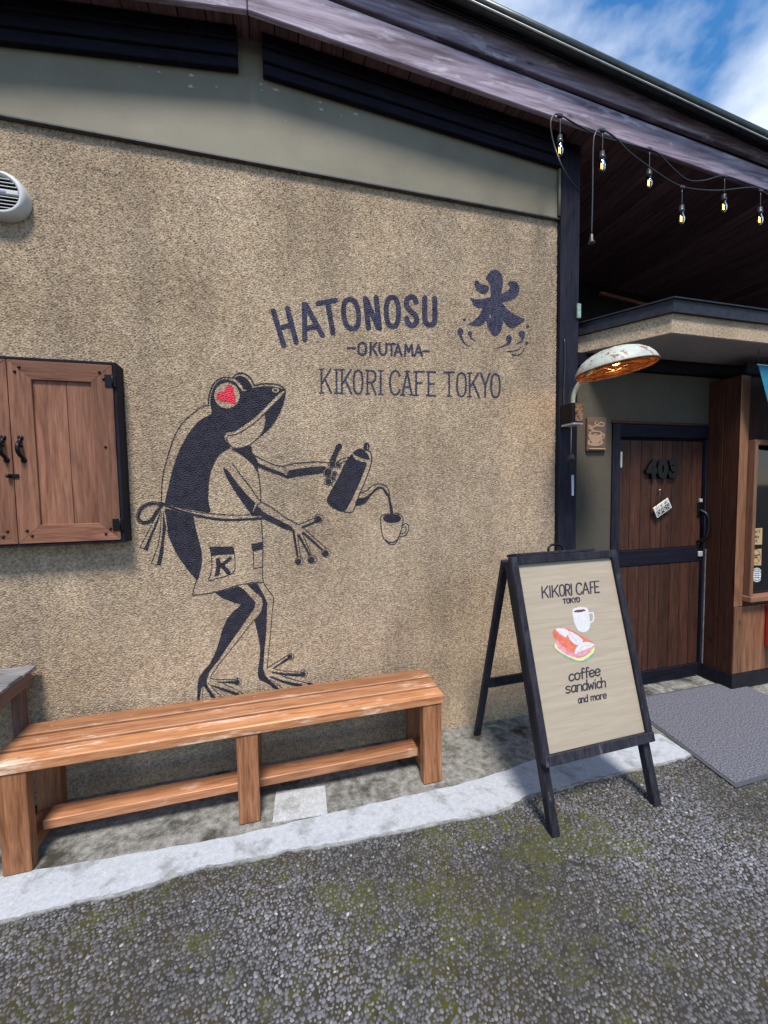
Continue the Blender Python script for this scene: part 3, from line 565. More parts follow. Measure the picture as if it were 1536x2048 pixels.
# apron, bow and ribbons
frog.poly(zB, [(362, 296), (480, 320), (560, 345), (642, 362), (666, 450), (690, 560), (715, 650), (735, 750), (735, 850), (716, 950), (690, 1022), (620, 950), (540, 850), (480, 760), (430, 660), (395, 570), (374, 480), (372, 390)], 1)
frog.line(zB, [(330, 238), (480, 290), (640, 338), (800, 370), (950, 386), (1100, 388), (1250, 384), (1330, 380)], 34, 0)
frog.line(zB, [(330, 244), (480, 304), (640, 352), (800, 388), (950, 407), (1100, 407), (1250, 400), (1342, 392)], 26)
frog.line(zB, [(330, 228), (480, 276), (620, 316), (800, 342), (1000, 356), (1150, 358), (1290, 350)], 8)
frog.line(zB, [(1345, 400), (1355, 560), (1362, 640), (1360, 760), (1355, 950), (1360, 1042), (1300, 1046), (1200, 1056), (1100, 1080), (1000, 1110), (880, 1146), (760, 1166), (640, 1182)], 9).line(zB, [(640, 1182), (660, 1090), (686, 1020)], 9)
loop = [(318, 246), (225, 238), (140, 268), (95, 322), (84, 388), (120, 432), (180, 432), (232, 398), (272, 330), (318, 262)]
frog.line(zB, loop, 40).line(zB, [(300, 262), (225, 262), (160, 292), (118, 345), (120, 388), (160, 402), (205, 372), (250, 315), (300, 275)], 9, 0).line(zB, [(316, 240), (222, 228), (134, 258), (84, 320), (72, 390), (118, 442)], 5, 0)
frog.disc(zB, (318, 258), 26, 22)
frog.poly(zB, [(322, 290), (292, 420), (242, 540), (196, 670), (180, 722), (142, 702), (172, 640), (230, 510), (280, 400)], 1, False).line(zB, [(305, 300), (220, 460), (150, 600), (104, 690), (180, 722)], 8, 1, None, False)
frog.poly(zB, [(342, 300), (372, 480), (352, 600), (342, 750), (316, 872), (274, 857), (300, 750), (326, 600), (334, 480)], 1, False).line(zB, [(322, 320), (314, 500), (290, 660), (218, 855), (316, 872)], 8, 1, None, False)
frog.line(zB, [(345, 305), (365, 420), (384, 505)], 9, 0)
frog.poly(zB, [(810, 684), (1055, 677), (1070, 756), (950, 766), (835, 774)], 1, False)
frog.line(zB, [(822, 690), (840, 860), (826, 960), (808, 1028), (880, 1012), (980, 985), (1060, 942), (1076, 850), (1062, 700)], 9)
frog.poly(zB, [(874, 802), (920, 796), (926, 850), (916, 976), (864, 987), (886, 880)], 1, False).line(zB, [(1026, 802), (930, 882)], 36, 1, 30).line(zB, [(940, 868), (1008, 948)], 44)
frog.poly(zB, [(1243, 655), (1362, 630), (1362, 706), (1255, 732)], 1, False).line(zB, [(1262, 728), (1268, 910), (1348, 890)], 8, 1, None, False)
# legs and feet
frog.poly(zD, [(340, 255), (450, 230), (560, 195), (612, 184), (660, 212), (720, 275), (780, 335), (802, 370), (795, 420), (760, 480), (700, 560), (620, 680), (540, 790), (470, 890), (400, 1000), (330, 1090), (280, 1160), (246, 1250), (256, 1320), (300, 1380), (350, 1450), (300, 1450), (250, 1365), (206, 1315), (186, 1345), (166, 1480), (138, 1480), (144, 1300), (160, 1220), (200, 1160), (280, 1070), (330, 970), (370, 870), (400, 770), (430, 660), (470, 570), (540, 480), (642, 392), (560, 372), (460, 332), (390, 296)], 1, False)
frog.line(zD, [(790, 560), (650, 740), (500, 930), (380, 1080), (300, 1190), (294, 1228), (318, 1242), (560, 1244)], 8, 1, None, False)
frog.poly(zD, [(705, 160), (812, 144), (852, 200), (900, 290), (936, 370), (932, 470), (930, 600), (920, 750), (905, 900), (895, 1050), (890, 1110), (910, 1190), (950, 1240), (1010, 1290), (1080, 1356), (1020, 1356), (960, 1304), (900, 1272), (850, 1250), (828, 1200), (830, 1130), (850, 1000), (855, 880), (840, 780), (810, 660), (788, 570), (860, 480), (886, 380), (870, 310), (800, 250), (740, 200)], 1, False)
frog.line(zD, [(890, 140), (950, 230), (1000, 300), (1006, 350), (990, 500), (975, 700), (955, 900), (934, 1112)], 9)
frog.line(zD, [(934, 1112), (1050, 1042), (1165, 972)], 9).line(zD, [(1005, 1116), (1175, 1005)], 14, 1, 30)
frog.line(zD, [(1000, 1118), (1150, 1150), (1290, 1156)], 7).line(zD, [(995, 1162), (1150, 1187), (1310, 1190)], 18, 1, 38)
frog.line(zD, [(968, 1212), (1130, 1272), (1310, 1312)], 16, 1, 40).line(zD, [(1070, 1185), (1250, 1250), (1445, 1292)], 7).line(zD, [(1400, 1290), (1450, 1300)], 24).line(zD, [(975, 1245), (1110, 1340)], 7)
frog.line(zD, [(375, 1275), (590, 1277)], 12, 1, 34).line(zD, [(308, 1312), (450, 1362), (600, 1415)], 16, 1, 40).line(zD, [(440, 1290), (560, 1345), (665, 1405)], 7).line(zD, [(262, 1285), (415, 1438)], 8).line(zD, [(206, 1325), (194, 1460)], 7)
for c, r in (((1203, 982), 34), ((1350, 1178), 40), ((600, 1270), 40)): frog.disc(zD, c, r + 5, None, 1).disc(zD, c, r - 2, None, 0).disc(zD, (c[0] - 7, c[1] + 4), r - 10, None, 1)
o = wall_paint(['painted_frog'], frog, [M_paint], parent=wall)[0]; o['label'] = 'dark painted frog in an apron pouring coffee from a kettle'
heart = Paint().poly(zA, [(885, 375), (905, 335), (945, 320), (968, 325), (975, 285), (1000, 258), (1035, 258), (1060, 290), (1065, 330), (1080, 390), (1085, 450), (1040, 445), (980, 430), (920, 415), (890, 395)])
o = wall_paint(['painted_heart'], heart, [M_red], parent=wall)[0]; o['label'] = 'red heart in the frog\'s eye'

# stroke alphabet, unit box, y down
FONT = {
 'K': [[(0, 0), (0, 1)], [(.95, 0), (.05, .6)], [(.35, .42), (1, 1)]], 'I': [[(.5, 0), (.5, 1)]],
 'O': [[(.5, 0), (.12, .12), (0, .5), (.12, .88), (.5, 1), (.88, .88), (1, .5), (.88, .12), (.5, 0)]],
 'R': [[(0, 1), (0, 0)], [(0, .02), (.6, .02), (.95, .14), (.95, .38), (.6, .5), (0, .52)], [(.45, .52), (1, 1)]],
 'C': [[(1, .2), (.82, .04), (.5, 0), (.15, .12), (0, .5), (.15, .88), (.5, 1), (.82, .96), (1, .8)]],
 'A': [[(0, 1), (.5, 0)], [(.5, 0), (1, 1)], [(.18, .66), (.82, .66)]], 'F': [[(0, 1), (0, 0)], [(0, 0), (1, 0)], [(0, .48), (.75, .48)]],
 'E': [[(0, 0), (0, 1)], [(0, 0), (1, 0)], [(0, .5), (.8, .5)], [(0, 1), (1, 1)]], 'T': [[(0, 0), (1, 0)], [(.5, 0), (.5, 1)]],
 'Y': [[(0, 0), (.5, .5)], [(1, 0), (.5, .5)], [(.5, .5), (.5, 1)]], 'P': [[(0, 1), (0, 0)], [(0, 0), (.65, 0), (1, .14), (1, .38), (.65, .52), (0, .52)]],
 'N': [[(0, 1), (0, 0)], [(0, 0), (1, 1)], [(1, 1), (1, 0)]], 'S': [[(1, .15), (.7, 0), (.25, .02), (.02, .2), (.2, .42), (.75, .56), (1, .78), (.75, .98), (.3, 1), (0, .85)]],
 'W': [[(0, 0), (.25, 1)], [(.25, 1), (.5, .2)], [(.5, .2), (.75, 1)], [(.75, 1), (1, 0)]],
 'c': [[(1, .45), (.6, .35), (.15, .48), (0, .7), (.15, .93), (.6, 1), (1, .9)]], 'o': [[(.5, .35), (.1, .45), (0, .68), (.12, .92), (.5, 1), (.88, .92), (1, .68), (.9, .45), (.5, .35)]],
 'f': [[(1, .06), (.65, 0), (.42, .15), (.4, 1)], [(.05, .42), (.9, .38)]], 'e': [[(.05, .68), (.95, .64), (.85, .42), (.5, .35), (.12, .46), (0, .7), (.15, .93), (.55, 1), (.95, .9)]],
 's': [[(.95, .42), (.5, .35), (.08, .45), (.2, .62), (.8, .74), (.95, .9), (.5, 1), (.02, .94)]], 'a': [[(.9, .42), (.5, .35), (.1, .48), (0, .72), (.15, .95), (.5, .98), (.88, .8)], [(.92, .38), (.92, .9), (1, 1)]],
 'n': [[(0, .38), (0, 1)], [(0, .55), (.4, .36), (.85, .42), (.95, .6), (.95, 1)]], 'd': [[(.9, .45), (.5, .36), (.1, .48), (0, .72), (.15, .95), (.5, 1), (.88, .85)], [(.95, 0), (.95, 1)]],
 'w': [[(0, .38), (.2, 1)], [(.2, 1), (.5, .5)], [(.5, .5), (.78, 1)], [(.78, 1), (1, .36)]], 'i': [[(.5, .4), (.5, 1)], [(.5, .14), (.5, .17)]],
 'h': [[(0, 0), (0, 1)], [(0, .58), (.4, .38), (.85, .44), (.95, .62), (.95, 1)]], 'm': [[(0, .38), (0, 1)], [(0, .52), (.25, .37), (.45, .45), (.5, 1)], [(.5, .52), (.75, .37), (.95, .45), (1, 1)]],
 'r': [[(0, .38), (0, 1)], [(0, .6), (.4, .38), (.95, .4)]], "'": [[(.5, 0), (.4, .2)]], 'k': [[(0, 0), (0, 1)], [(.85, .4), (.05, .72)], [(.35, .62), (.95, 1)]], 't': [[(.45, .1), (.45, .9), (.7, 1), (1, .95)], [(0, .38), (.95, .38)]],
 'u': [[(0, .38), (0, .85), (.35, 1), (.9, .8)], [(.95, .38), (.95, 1)]]}
def put(P, z, ch, x0, x1, ya, yb, w, lab=1, slant=0.0, dy=0.0, serif=0.0):
    """letter in box x0..x1, ya..yb (zoom coords); dy = rise over the letter width"""
    f = lambda a, b: (x0 + (x1 - x0) * a + slant * (1 - b), ya + (yb - ya) * b + dy * a)
    for s in FONT[ch]:
        P.line(z, [f(*q) for q in s], w, lab)
        if serif and len(s) == 2 and abs(s[0][1] - s[1][1]) > .6:
            for q in s:
                if q[1] in (0, 1): c = f(*q); P.line(z, [(c[0] - serif, c[1]), (c[0] + serif, c[1])], w * .8, lab)
    return P
T = Paint()
for st in ([(108, 250), (192, 530)], [(222, 232), (292, 502)], [(160, 388), (255, 365)], [(358, 200), (362, 482)], [(368, 200), (505, 448)], [(372, 392), (450, 378)], [(470, 190), (608, 166)], [(546, 180), (590, 428)],
           [(852, 150), (876, 388)], [(856, 155), (955, 385)], [(938, 142), (966, 388)], [(1186, 312), (1196, 348), (1224, 368), (1250, 360), (1266, 326), (1254, 285), (1216, 250), (1186, 212), (1188, 160), (1216, 138), (1246, 146), (1262, 178)],
           [(1332, 145), (1332, 310), (1346, 352), (1376, 364), (1404, 350), (1412, 310), (1412, 150)]):
    T.line(zE, st, 42)
for c, rx in (((736, 275), 60), ((1070, 258), 50)):
    a = np.linspace(0, 2 * np.pi, 21); T.line(zE, [(c[0] + rx * math.copysign(abs(math.cos(t)) ** .8, math.cos(t)) + (c[1] - 275) * 0 + 0.10 * 118 * math.sin(t) * (1 if rx == 60 else .2), c[1] + 118 * math.copysign(abs(math.sin(t)) ** .9, math.sin(t))) for t in a], 40)
o = wall_paint(['painted_lettering'], T, [M_paint2], 0.002, parent=wall)[0]; o['label'] = 'arched bold HATONOSU lettering painted on the wall'
T = Paint().line(zE, [(710, 550), (768, 551)], 16).line(zE, [(1320, 575), (1368, 577)], 16)
for ch, x0, x1, ya, yb in (('O', 795, 858, 508, 606), ('K', 893, 944, 508, 606), ('T', 1036, 1090, 518, 610), ('A', 1086, 1144, 520, 611), ('A', 1250, 1310, 525, 614)): put(T, zE, ch, x0, x1, ya, yb, 17)
T.line(zE, [(966, 510), (966, 575), (985, 604), (1008, 600), (1020, 575), (1020, 512)], 17).line(zE, [(1170, 613), (1178, 522), (1202, 580), (1226, 522), (1234, 613)], 17, 1, None, False)
o = wall_paint(['painted_lettering'], T, [M_paint2], 0.002, parent=wall)[0]; o['label'] = 'small OKUTAMA lettering between two dashes'
T = Paint()
for ch, x0, x1 in (('K', 497, 575), ('I', 605, 632), ('K', 662, 738), ('O', 757, 828), ('R', 868, 935), ('I', 962, 988), ('C', 1050, 1128), ('A', 1150, 1228), ('F', 1262, 1325), ('E', 1362, 1418), ('T', 1490, 1568), ('O', 1592, 1664), ('K', 1694, 1770), ('Y', 1784, 1856), ('O', 1868, 1938)):
    k = (x0 - 497) / 1440; put(T, zE, ch, x0, x1, 722 + 36 * k, 912 + 38 * k, 15, serif=16)
o = wall_paint(['painted_lettering'], T, [M_paint2], 0.002, parent=wall)[0]; o['label'] = 'thin serifed KIKORI CAFE TOKYO lettering'
T = Paint()
T.poly(zF, [(700, 280), (740, 215), (780, 170), (840, 150), (900, 170), (950, 240), (965, 330), (955, 420), (945, 500), (962, 515), (1040, 470), (1075, 420), (1045, 375), (1060, 335), (1120, 325), (1180, 350), (1215, 420), (1210, 500), (1160, 580), (1080, 620), (962, 655), (985, 695), (1050, 770), (1140, 830), (1220, 880), (1300, 915), (1220, 990), (1140, 1040), (1080, 1045), (1020, 1000), (972, 930), (960, 1000), (940, 1070), (890, 1150), (840, 1170), (790, 1130), (745, 1060), (720, 980), (705, 930), (670, 980), (600, 1020), (540, 1015), (435, 985), (520, 930), (590, 860), (640, 770), (645, 742), (580, 735), (520, 700), (490, 640), (460, 578), (530, 600), (640, 600), (720, 580), (775, 560), (772, 450), (765, 370), (730, 320)])
T.disc(zF, (770, 858), 14, 30, 0)
T.poly(zF, [(530, 330), (580, 320), (620, 365), (690, 385), (740, 402), (750, 440), (735, 490), (690, 520), (640, 520), (580, 480), (540, 420)])
T.disc(zF, (312, 1098), 48, 52).line(zF, [(305, 1130), (345, 1235), (400, 1298), (475, 1326)], 46, 1, 6)
T.disc(zF, (458, 1130), 34).line(zF, [(458, 1150), (485, 1205), (548, 1245)], 34, 1, 8).disc(zF, (375, 920), 24).disc(zF, (1345, 1022), 25).disc(zF, (1330, 1280), 24)
T.disc(zF, (1058, 1205), 46, 50).line(zF, [(1075, 1225), (1050, 1280), (960, 1325), (850, 1360)], 56, 1, 6).disc(zF, (1255, 1135), 50).line(zF, [(1272, 1165), (1250, 1250), (1150, 1296)], 50, 1, 6)
T.line(zF, [(1245, 1338), (1200, 1378), (1130, 1400), (1040, 1408)], 10, 1, 24).line(zF, [(1298, 1358), (1250, 1430), (1180, 1466), (1108, 1454)], 10, 1, 28)
o = wall_paint(['painted_emblem'], T, [M_paint2], 0.002, parent=wall)[0]; o['label'] = 'brushed ice character with splashing drops'

# --- smooth grey band above the stucco and the drip edge under it
zr = lambda x: (3.728 - 0.0690 * x) if x > -0.06 else (3.732 + 0.123 * (x + 0.06))       # underside of the roof boards
def band_face():
    xs_ = [-6, -1.6, -0.118, -0.117, -0.002, -0.001, 0.9, 1.745]; V = []
    for x in xs_: V.append((x, WY - 0.016, 3.158))
    for x in xs_: V.append((x, WY - 0.016, zr(x) + 0.02))
    n = len(xs_); F = [(i, i + 1, i + 1 + n, i + n) for i in range(n - 1)]
    V += [(x, WY + 0.03, 3.158) for x in xs_]; F += [(i + 1, i, i + 2 * n, i + 1 + 2 * n) for i in range(n - 1)]
    V += [(1.745, WY + 0.03, zr(1.745) + .02)]; F += [(n - 1, 3 * n - 1, 3 * n, 2 * n - 1)]
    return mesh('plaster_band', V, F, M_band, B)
band = band_face()
box('drip_edge', -6, 1.747, WY - 0.024, WY + 0.01, 3.146, 3.157, M_drip, B, 0.002)
tube('conduit', [(1.737, WY - 0.026, 3.45), (1.738, WY - 0.026, 3.3), (1.737, WY - 0.026, 3.165)], 0.009, M_band, B, smooth_n=1)
for px, py, s in ((281, 133, 5), (319, 144, 6), (383, 151, 9), (383, 173, 12), (433, 173, 6), (522, 168, 8), (524, 180, 5), (552, 180, 13), (640, 204, 8), (642, 219, 9), (683, 231, 4), (712, 228, 10), (922, 309, 4), (571, 241, 3), (598, 346, 3)):
    c = ony(px, py, WY - 0.0175); n = 13; R = s * 0.0013
    mesh('paint_chip', [(c[0] + R * random.uniform(.3, 1.5) * math.cos(2 * math.pi * k / n), WY - 0.0175, c[2] + .55 * R * random.uniform(.25, 1.4) * math.sin(2 * math.pi * k / n)) for k in range(n)], [tuple(range(n))], M_chip, band)
# --- eaves: boards, stepped trim, fascias, roof edge
YV = 2.072
soff = mesh('soffit', [(-6, YV, zr(-6) + .03), (-0.06, YV, zr(-.06) + .03), (6.5, YV, zr(6.5) + .03), (6.5, 3.6, zr(6.5) + .03), (-0.06, 3.6, zr(-.06) + .03), (-6, 3.6, zr(-6) + .03)], [(0, 1, 4, 5), (1, 2, 3, 4)], M_roofdark, B)
x = -2.0
while x < 5.6:
    w = random.uniform(0.108, 0.122); x1 = x + w - 0.004
    if x < -0.06 < x1: x1 = -0.062
    y1 = WY + 0.02 if x1 < 1.76 else 3.45
    d = random.uniform(0, .0025)
    hexa('soffit_board', [(x, YV + .002, zr(x) + d), (x1, YV + .002, zr(x1) + d), (x1, y1, zr(x1) + d), (x, y1, zr(x) + d), (x, YV + .002, zr(x) + .02), (x1, YV + .002, zr(x1) + .02), (x1, y1, zr(x1) + .02), (x, y1, zr(x) + .02)], M_soffit, soff, 0.002)
    x = x1 + 0.004
def slope(name, xa, xb, y0, y1, zb, zt, m, parent, bevel=0.004):
    return hexa(name, [(xa, y0, zb(xa)), (xb, y0, zb(xb)), (xb, y1, zb(xb)), (xa, y1, zb(xa)), (xa, y0, zt(xa)), (xb, y0, zt(xb)), (xb, y1, zt(xb)), (xa, y1, zt(xa))], m, parent, bevel)
for xa, xb in ((-6, -1.6), (-1.6, -0.118), (-0.002, 1.747)):
    for k, (y0, d0, d1) in enumerate(((2.150, 0.001, 0.060), (2.162, 0.061, 0.118), (2.176, 0.119, 0.168))):
        slope('eave_trim', xa, xb, y0, WY - 0.018, lambda x, d=d1: zr(x) - d, lambda x, d=d0: zr(x) - d, M_blackx, B, 0.003)
L2 = lambda x0, z0, x1, z1: (lambda x: z0 + (z1 - z0) * (x - x0) / (x1 - x0))
def atf(px, py, y): q = ony(px, py, y); return q[0], q[2]
fb = L2(*atf(495, 20, YV - .034), *atf(1536, 382, YV - .034)); ft = L2(*atf(768, 42, YV - .034), *atf(1536, 338, YV - .034))
f2b = L2(*atf(768, 30, YV - .042), *atf(1536, 322, YV - .042)); f2t = L2(*atf(1183, 153, YV - .012), *atf(1536, 303, YV - .012))
apex = -0.06
slope('fascia_board', apex, 6.5, YV - 0.034, YV - .009, fb, ft, M_fascia, B)
slope('fascia_board', -6, apex - .004, YV - 0.034, YV - .009, lambda x: fb(apex) + .14 * (x - apex), lambda x: ft(apex) + .14 * (x - apex), M_fascia, B)
slope('fascia_backing', apex, 6.5, YV - .008, YV + .002, lambda x: fb(x) + .10, lambda x: f2b(x) + .05, M_roofdark, B, 0)
slope('fascia_backing', -6, apex - .004, YV - .008, YV + .002, lambda x: fb(apex) + .10 + .14 * (x - apex), lambda x: f2b(apex) + .05 + .14 * (x - apex), M_roofdark, B, 0)
slope('upper_fascia_board', apex, 6.5, YV - 0.042, YV - .009, f2b, lambda x: f2t(x) + .03, M_fascia, B)
slope('upper_fascia_board', -6, apex - .004, YV - 0.042, YV - .009, lambda x: f2b(apex) + .14 * (x - apex), lambda x: f2t(apex) + .03 + .14 * (x - apex), M_fascia, B)
YO = YV - 0.10
rb = L2(*atf(913, 0, YO), *atf(1536, 289, YO)); rt = L2(*atf(963, 0, YO - .03), *atf(1536, 265, YO - .03))
def roof_part(xa, xb, lo, hi, back):
    return hexa('roof', [(xa, YO, lo(xa)), (xb, YO, lo(xb)), (xb, YV + .03, back(xb)), (xa, YV + .03, back(xa)), (xa, YO, hi(xa)), (xb, YO, hi(xb)), (xb, 4.2, back(xb) + .12), (xa, 4.2, back(xa) + .12)], M_roofdark, B, 0)
roof = roof_part(apex, 6.5, lambda x: rb(x) - .004, lambda x: rt(x) - .004, lambda x: f2t(x) + .06)
roof_part(-6, apex - .003, lambda x: rb(apex) + .14 * (x - apex), lambda x: rt(apex) + .14 * (x - apex), lambda x: f2t(apex) + .032 + .14 * (x - apex))
tube('roof_edge', [(x, YO - .012, (rb(x) + rt(x)) / 2 + .004) for x in (apex, 2, 4, 6.5)], 0.030, M_roofedge, roof, 10, 1)
tube('roof_edge_bead', [(x, YO - .03, rb(x) - .010) for x in (apex, 2, 4, 6.5)], 0.0045, M_pale, roof, 6, 1)
for k, off in enumerate((0.0, 0.022)):                                       # wires stapled along the upper fascia
    tube('cable', [(x, YV - 0.052, f2t(x) - 0.012 - off * (1 if x < 1.6 else .3) + 0.006 * math.sin(x * 5 + k * 2)) for x in np.linspace(0.2, 5.5, 24)], 0.0045, M_cord, B, 6, 2)
# --- corner post and the recess over the canopy
box('corner_post', 1.748, 1.886, WY - 0.035, WY + 0.12, 0.0, zr(1.8) - .002, M_black, B, 0.006)
box('post_bracket', 1.864, 1.892, WY - 0.047, WY - 0.034, 2.555, 2.645, M_verd, B, 0.003)
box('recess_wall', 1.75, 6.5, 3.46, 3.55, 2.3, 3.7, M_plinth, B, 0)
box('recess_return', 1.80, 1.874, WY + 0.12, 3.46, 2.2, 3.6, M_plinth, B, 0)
q0, q1 = ony(1200, 585, 3.44), ony(1302, 611, 3.44)
hexa('batten', [(q0[0], 3.43, q0[2] - .02), (q1[0], 3.43, q1[2] - .02), (q1[0], 3.458, q1[2] - .02), (q0[0], 3.458, q0[2] - .02), (q0[0], 3.43, q0[2] + .01), (q1[0], 3.43, q1[2] + .01), (q1[0], 3.458, q1[2] + .01), (q0[0], 3.458, q0[2] + .01)], M_winx, B, 0.002)
# --- porch wall with the door
DY = 2.30
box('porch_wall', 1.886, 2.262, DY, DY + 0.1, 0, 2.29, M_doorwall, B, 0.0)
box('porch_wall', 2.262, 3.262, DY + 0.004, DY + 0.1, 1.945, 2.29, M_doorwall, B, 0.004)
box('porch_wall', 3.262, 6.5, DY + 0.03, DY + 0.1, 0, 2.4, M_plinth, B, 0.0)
box('header_beam', 1.88, 3.5, DY - 0.035, DY + 0.09, 2.291, 2.379, M_blackx, B, 0.004)
# --- canopy: splayed stuccoed box with metal edging
C0, C1, C2 = (1.975, 2.30), (2.254, 1.871), (6.5, 1.871)
def prism(name, pts, z0, z1, m, parent, cap=True):
    n = len(pts); V = [(x, y, z0) for x, y in pts] + [(x, y, z1) for x, y in pts]
    F = [(i, (i + 1) % n, (i + 1) % n + n, i + n) for i in range(n)] + [tuple(range(n, 2 * n))] + [tuple(reversed(range(n)))]
    me_o = mesh(name, V, F, m, parent); return me_o
cv = [C0, C1, C2, (6.5, 3.46), (1.975, 3.46)]
can = prism('canopy', cv, 2.383, 2.52, M_stucco, B)
prism('canopy_soffit', [(1.985, 2.299), (2.259, 1.877), (6.4, 1.877), (6.4, 2.299)], 2.380, 2.384, M_soffpl, can)
def off(pts, d): (ax, ay), (bx, by), (cx, cy) = pts; return [(ax - d * 1.2, ay), (bx - d * .75, by - d), (cx, cy - d)]
e1 = off([C0, C1, C2], 0.022); e2 = off([C0, C1, C2], 0.034)
prism('canopy_edge', e1 + [(6.5, 3.455), (1.93, 3.455)], 2.492, 2.563, M_canopytrim, can)
prism('canopy_roof_lip', e2 + [(6.5, 3.45), (1.92, 3.45)], 2.564, 2.572, M_canopytrim, can)
# --- the door
door = box('door', 2.338, 3.135, DY + 0.03, DY + 0.06, 0.012, 1.83, M_blackx, B, 0.003)
box('door_frame', 2.265, 2.334, DY - 0.012, DY + 0.08, 0, 1.925, M_black, B, 0.004)
box('door_frame', 2.265, 3.262, DY - 0.010, DY + 0.08, 1.834, 1.925, M_blackx, B, 0.004)
box('frame_cap', 2.255, 3.262, DY - 0.014, DY + 0.02, 1.927, 1.944, M_pier, B, 0.003)
box('door_frame', 3.139, 3.262, DY + 0.0, DY + 0.08, 0, 1.832, M_black, B, 0.004)
box('door_jamb_strip', 3.146, 3.186, DY - 0.012, DY - 0.001, 0.0, 1.0, M_jamb, B, 0.002)
for z0, z1, nm in ((1.028, 1.815, 8), (0.112, 0.906, 8)):
    wd = (3.118 - 2.345) / nm
    for i in range(nm):
        a = 2.345 + i * wd
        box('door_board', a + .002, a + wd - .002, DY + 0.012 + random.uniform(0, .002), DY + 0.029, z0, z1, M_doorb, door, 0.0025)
        for zz in (z0 + .025, (z0 + z1) / 2, z1 - .03):
            lathe('nail', [(0.0045, 0), (0.0035, .0025), (0.0, .003)], (a + wd / 2, DY + 0.0135, zz), M_iron, door, 8, (0, -1, 0))
box('door_rail', 2.340, 3.133, DY + 0.008, DY + 0.029, 0.909, 1.025, M_blackx, door, 0.004)
box('door_rail', 2.340, 3.133, DY + 0.008, DY + 0.029, 0.014, 0.109, M_blackx, door, 0.004)
box('hinge', 2.322, 2.336, DY - 0.022, DY - 0.012, 1.62, 1.73, M_pale, door, 0.002)
tube('door_handle', [(3.10, DY + .01, 1.30), (3.115, DY - .035, 1.26), (3.118, DY - .045, 1.17), (3.105, DY - .035, 1.09), (3.085, DY + .008, 1.06)], [.012, .014, .012, .013, .011], M_iron, door)
box('handle_plate', 3.075, 3.115, DY + .004, DY + .012, 1.25, 1.36, M_iron, door, 0.003)
box('latch', 3.085, 3.108, DY - .004, DY + .011, 1.36, 1.385, M_pale, door, 0.002)
box('lock', 3.085, 3.125, DY - .006, DY + .008, 0.945, 0.985, M_pale, door, 0.004)
def digits(txt, x, z, h, depth, y, m, name, parent, spread=1.0, bold=0.012, rot=0.0):
    cu = bpy.data.curves.new(name, 'FONT'); cu.body = txt; cu.size = h / 0.70; cu.extrude = depth / 2; cu.offset = bold; cu.bevel_depth = 0.002; cu.space_character = spread; cu.align_x = 'CENTER'
    ob = bpy.data.objects.new('tmp', cu); COL.objects.link(ob); dg = bpy.context.evaluated_depsgraph_get(); me = bpy.data.meshes.new_from_object(ob.evaluated_get(dg))
    bpy.data.objects.remove(ob)
    me.transform(Matrix.Translation((x, y, z)) @ Matrix.Rotation(rot, 4, 'Y') @ Matrix.Rotation(math.pi / 2, 4, 'X'))
    return finish(name, me, m, parent)
for ch, xx in zip('403', (2.612, 2.712, 2.812)):
    digits(ch, xx, 1.553, 0.115, 0.018, DY - .001, M_iron, 'door_numeral', door, 1, 0.010)
# --- wooden pier and window to the right of the door
PX, PY = 3.148, 2.085
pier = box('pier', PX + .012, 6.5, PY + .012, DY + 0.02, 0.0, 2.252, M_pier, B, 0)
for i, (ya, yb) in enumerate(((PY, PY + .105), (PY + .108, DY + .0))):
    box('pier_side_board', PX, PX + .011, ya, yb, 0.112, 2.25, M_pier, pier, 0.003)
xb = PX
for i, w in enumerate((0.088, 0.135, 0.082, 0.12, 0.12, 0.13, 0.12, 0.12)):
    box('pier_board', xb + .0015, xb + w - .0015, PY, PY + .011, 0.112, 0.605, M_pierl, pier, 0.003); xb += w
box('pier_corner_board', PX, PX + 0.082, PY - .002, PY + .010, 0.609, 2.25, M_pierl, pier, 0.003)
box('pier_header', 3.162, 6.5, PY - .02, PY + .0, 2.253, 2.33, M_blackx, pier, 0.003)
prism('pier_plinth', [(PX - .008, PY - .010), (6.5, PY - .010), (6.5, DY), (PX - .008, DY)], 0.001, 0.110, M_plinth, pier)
win = box('window', 3.26, 4.4, PY - .004, PY + .008, 0.70, 1.77, M_glassd, B, 0)
box('window_frame', 3.232, 3.262, PY - .045, PY + .01, 0.690, 1.80, M_winz, win, 0.003)
box('window_frame', 3.264, 4.4, PY - .045, PY + .01, 1.766, 1.80, M_winx, win, 0.003)
box('window_sill', 3.222, 4.4, PY - .060, PY + .012, 0.650, 0.690, M_winx, win, 0.004)
gy = PY - 0.005
def quadpx(name, pts, y, m, parent):
    P = [ony(*p, y) for p in pts]; return mesh(name, [(p[0], y, p[2]) for p in P], [tuple(range(len(pts)))], m, parent)
zH = lambda x, y: (1380 + x * .2732, 860 + y * .2734)
s1 = quadpx('sticker', [zH(452, 838), zH(455, 722), zH(530, 716), zH(527, 838)], gy - .001, M_stick, win); s1['label'] = 'kraft paper take out sticker'
s2 = quadpx('sticker', [zH(446, 990), zH(450, 876), zH(524, 868), zH(521, 990)], gy - .001, M_stick, win); s2['label'] = 'kraft no smoking sticker'
P = Paint()
for k, (word, x0, ya) in enumerate((("Can't", 460, 728), ('Take', 458, 765), ('Out', 458, 795))):
    xx = x0
    for ch in word: put(P, zH, ch, xx, xx + 9, ya, ya + 26, 3.2); xx += 13 if ch != "'" else 6
a = np.linspace(0, 2 * np.pi, 25); P.line(zH, [(484 + 31 * math.cos(t), 925 + 50 * math.sin(t)) for t in a], 4, 2).line(zH, [(462, 890), (506, 960)], 4, 2).line(zH, [(458, 922), (508, 912)], 6, 1, 9).line(zH, [(462, 936), (492, 930)], 10)
O = np.array([3.255, gy - .0016, 0.72]); sz = (0.14, 0.62)
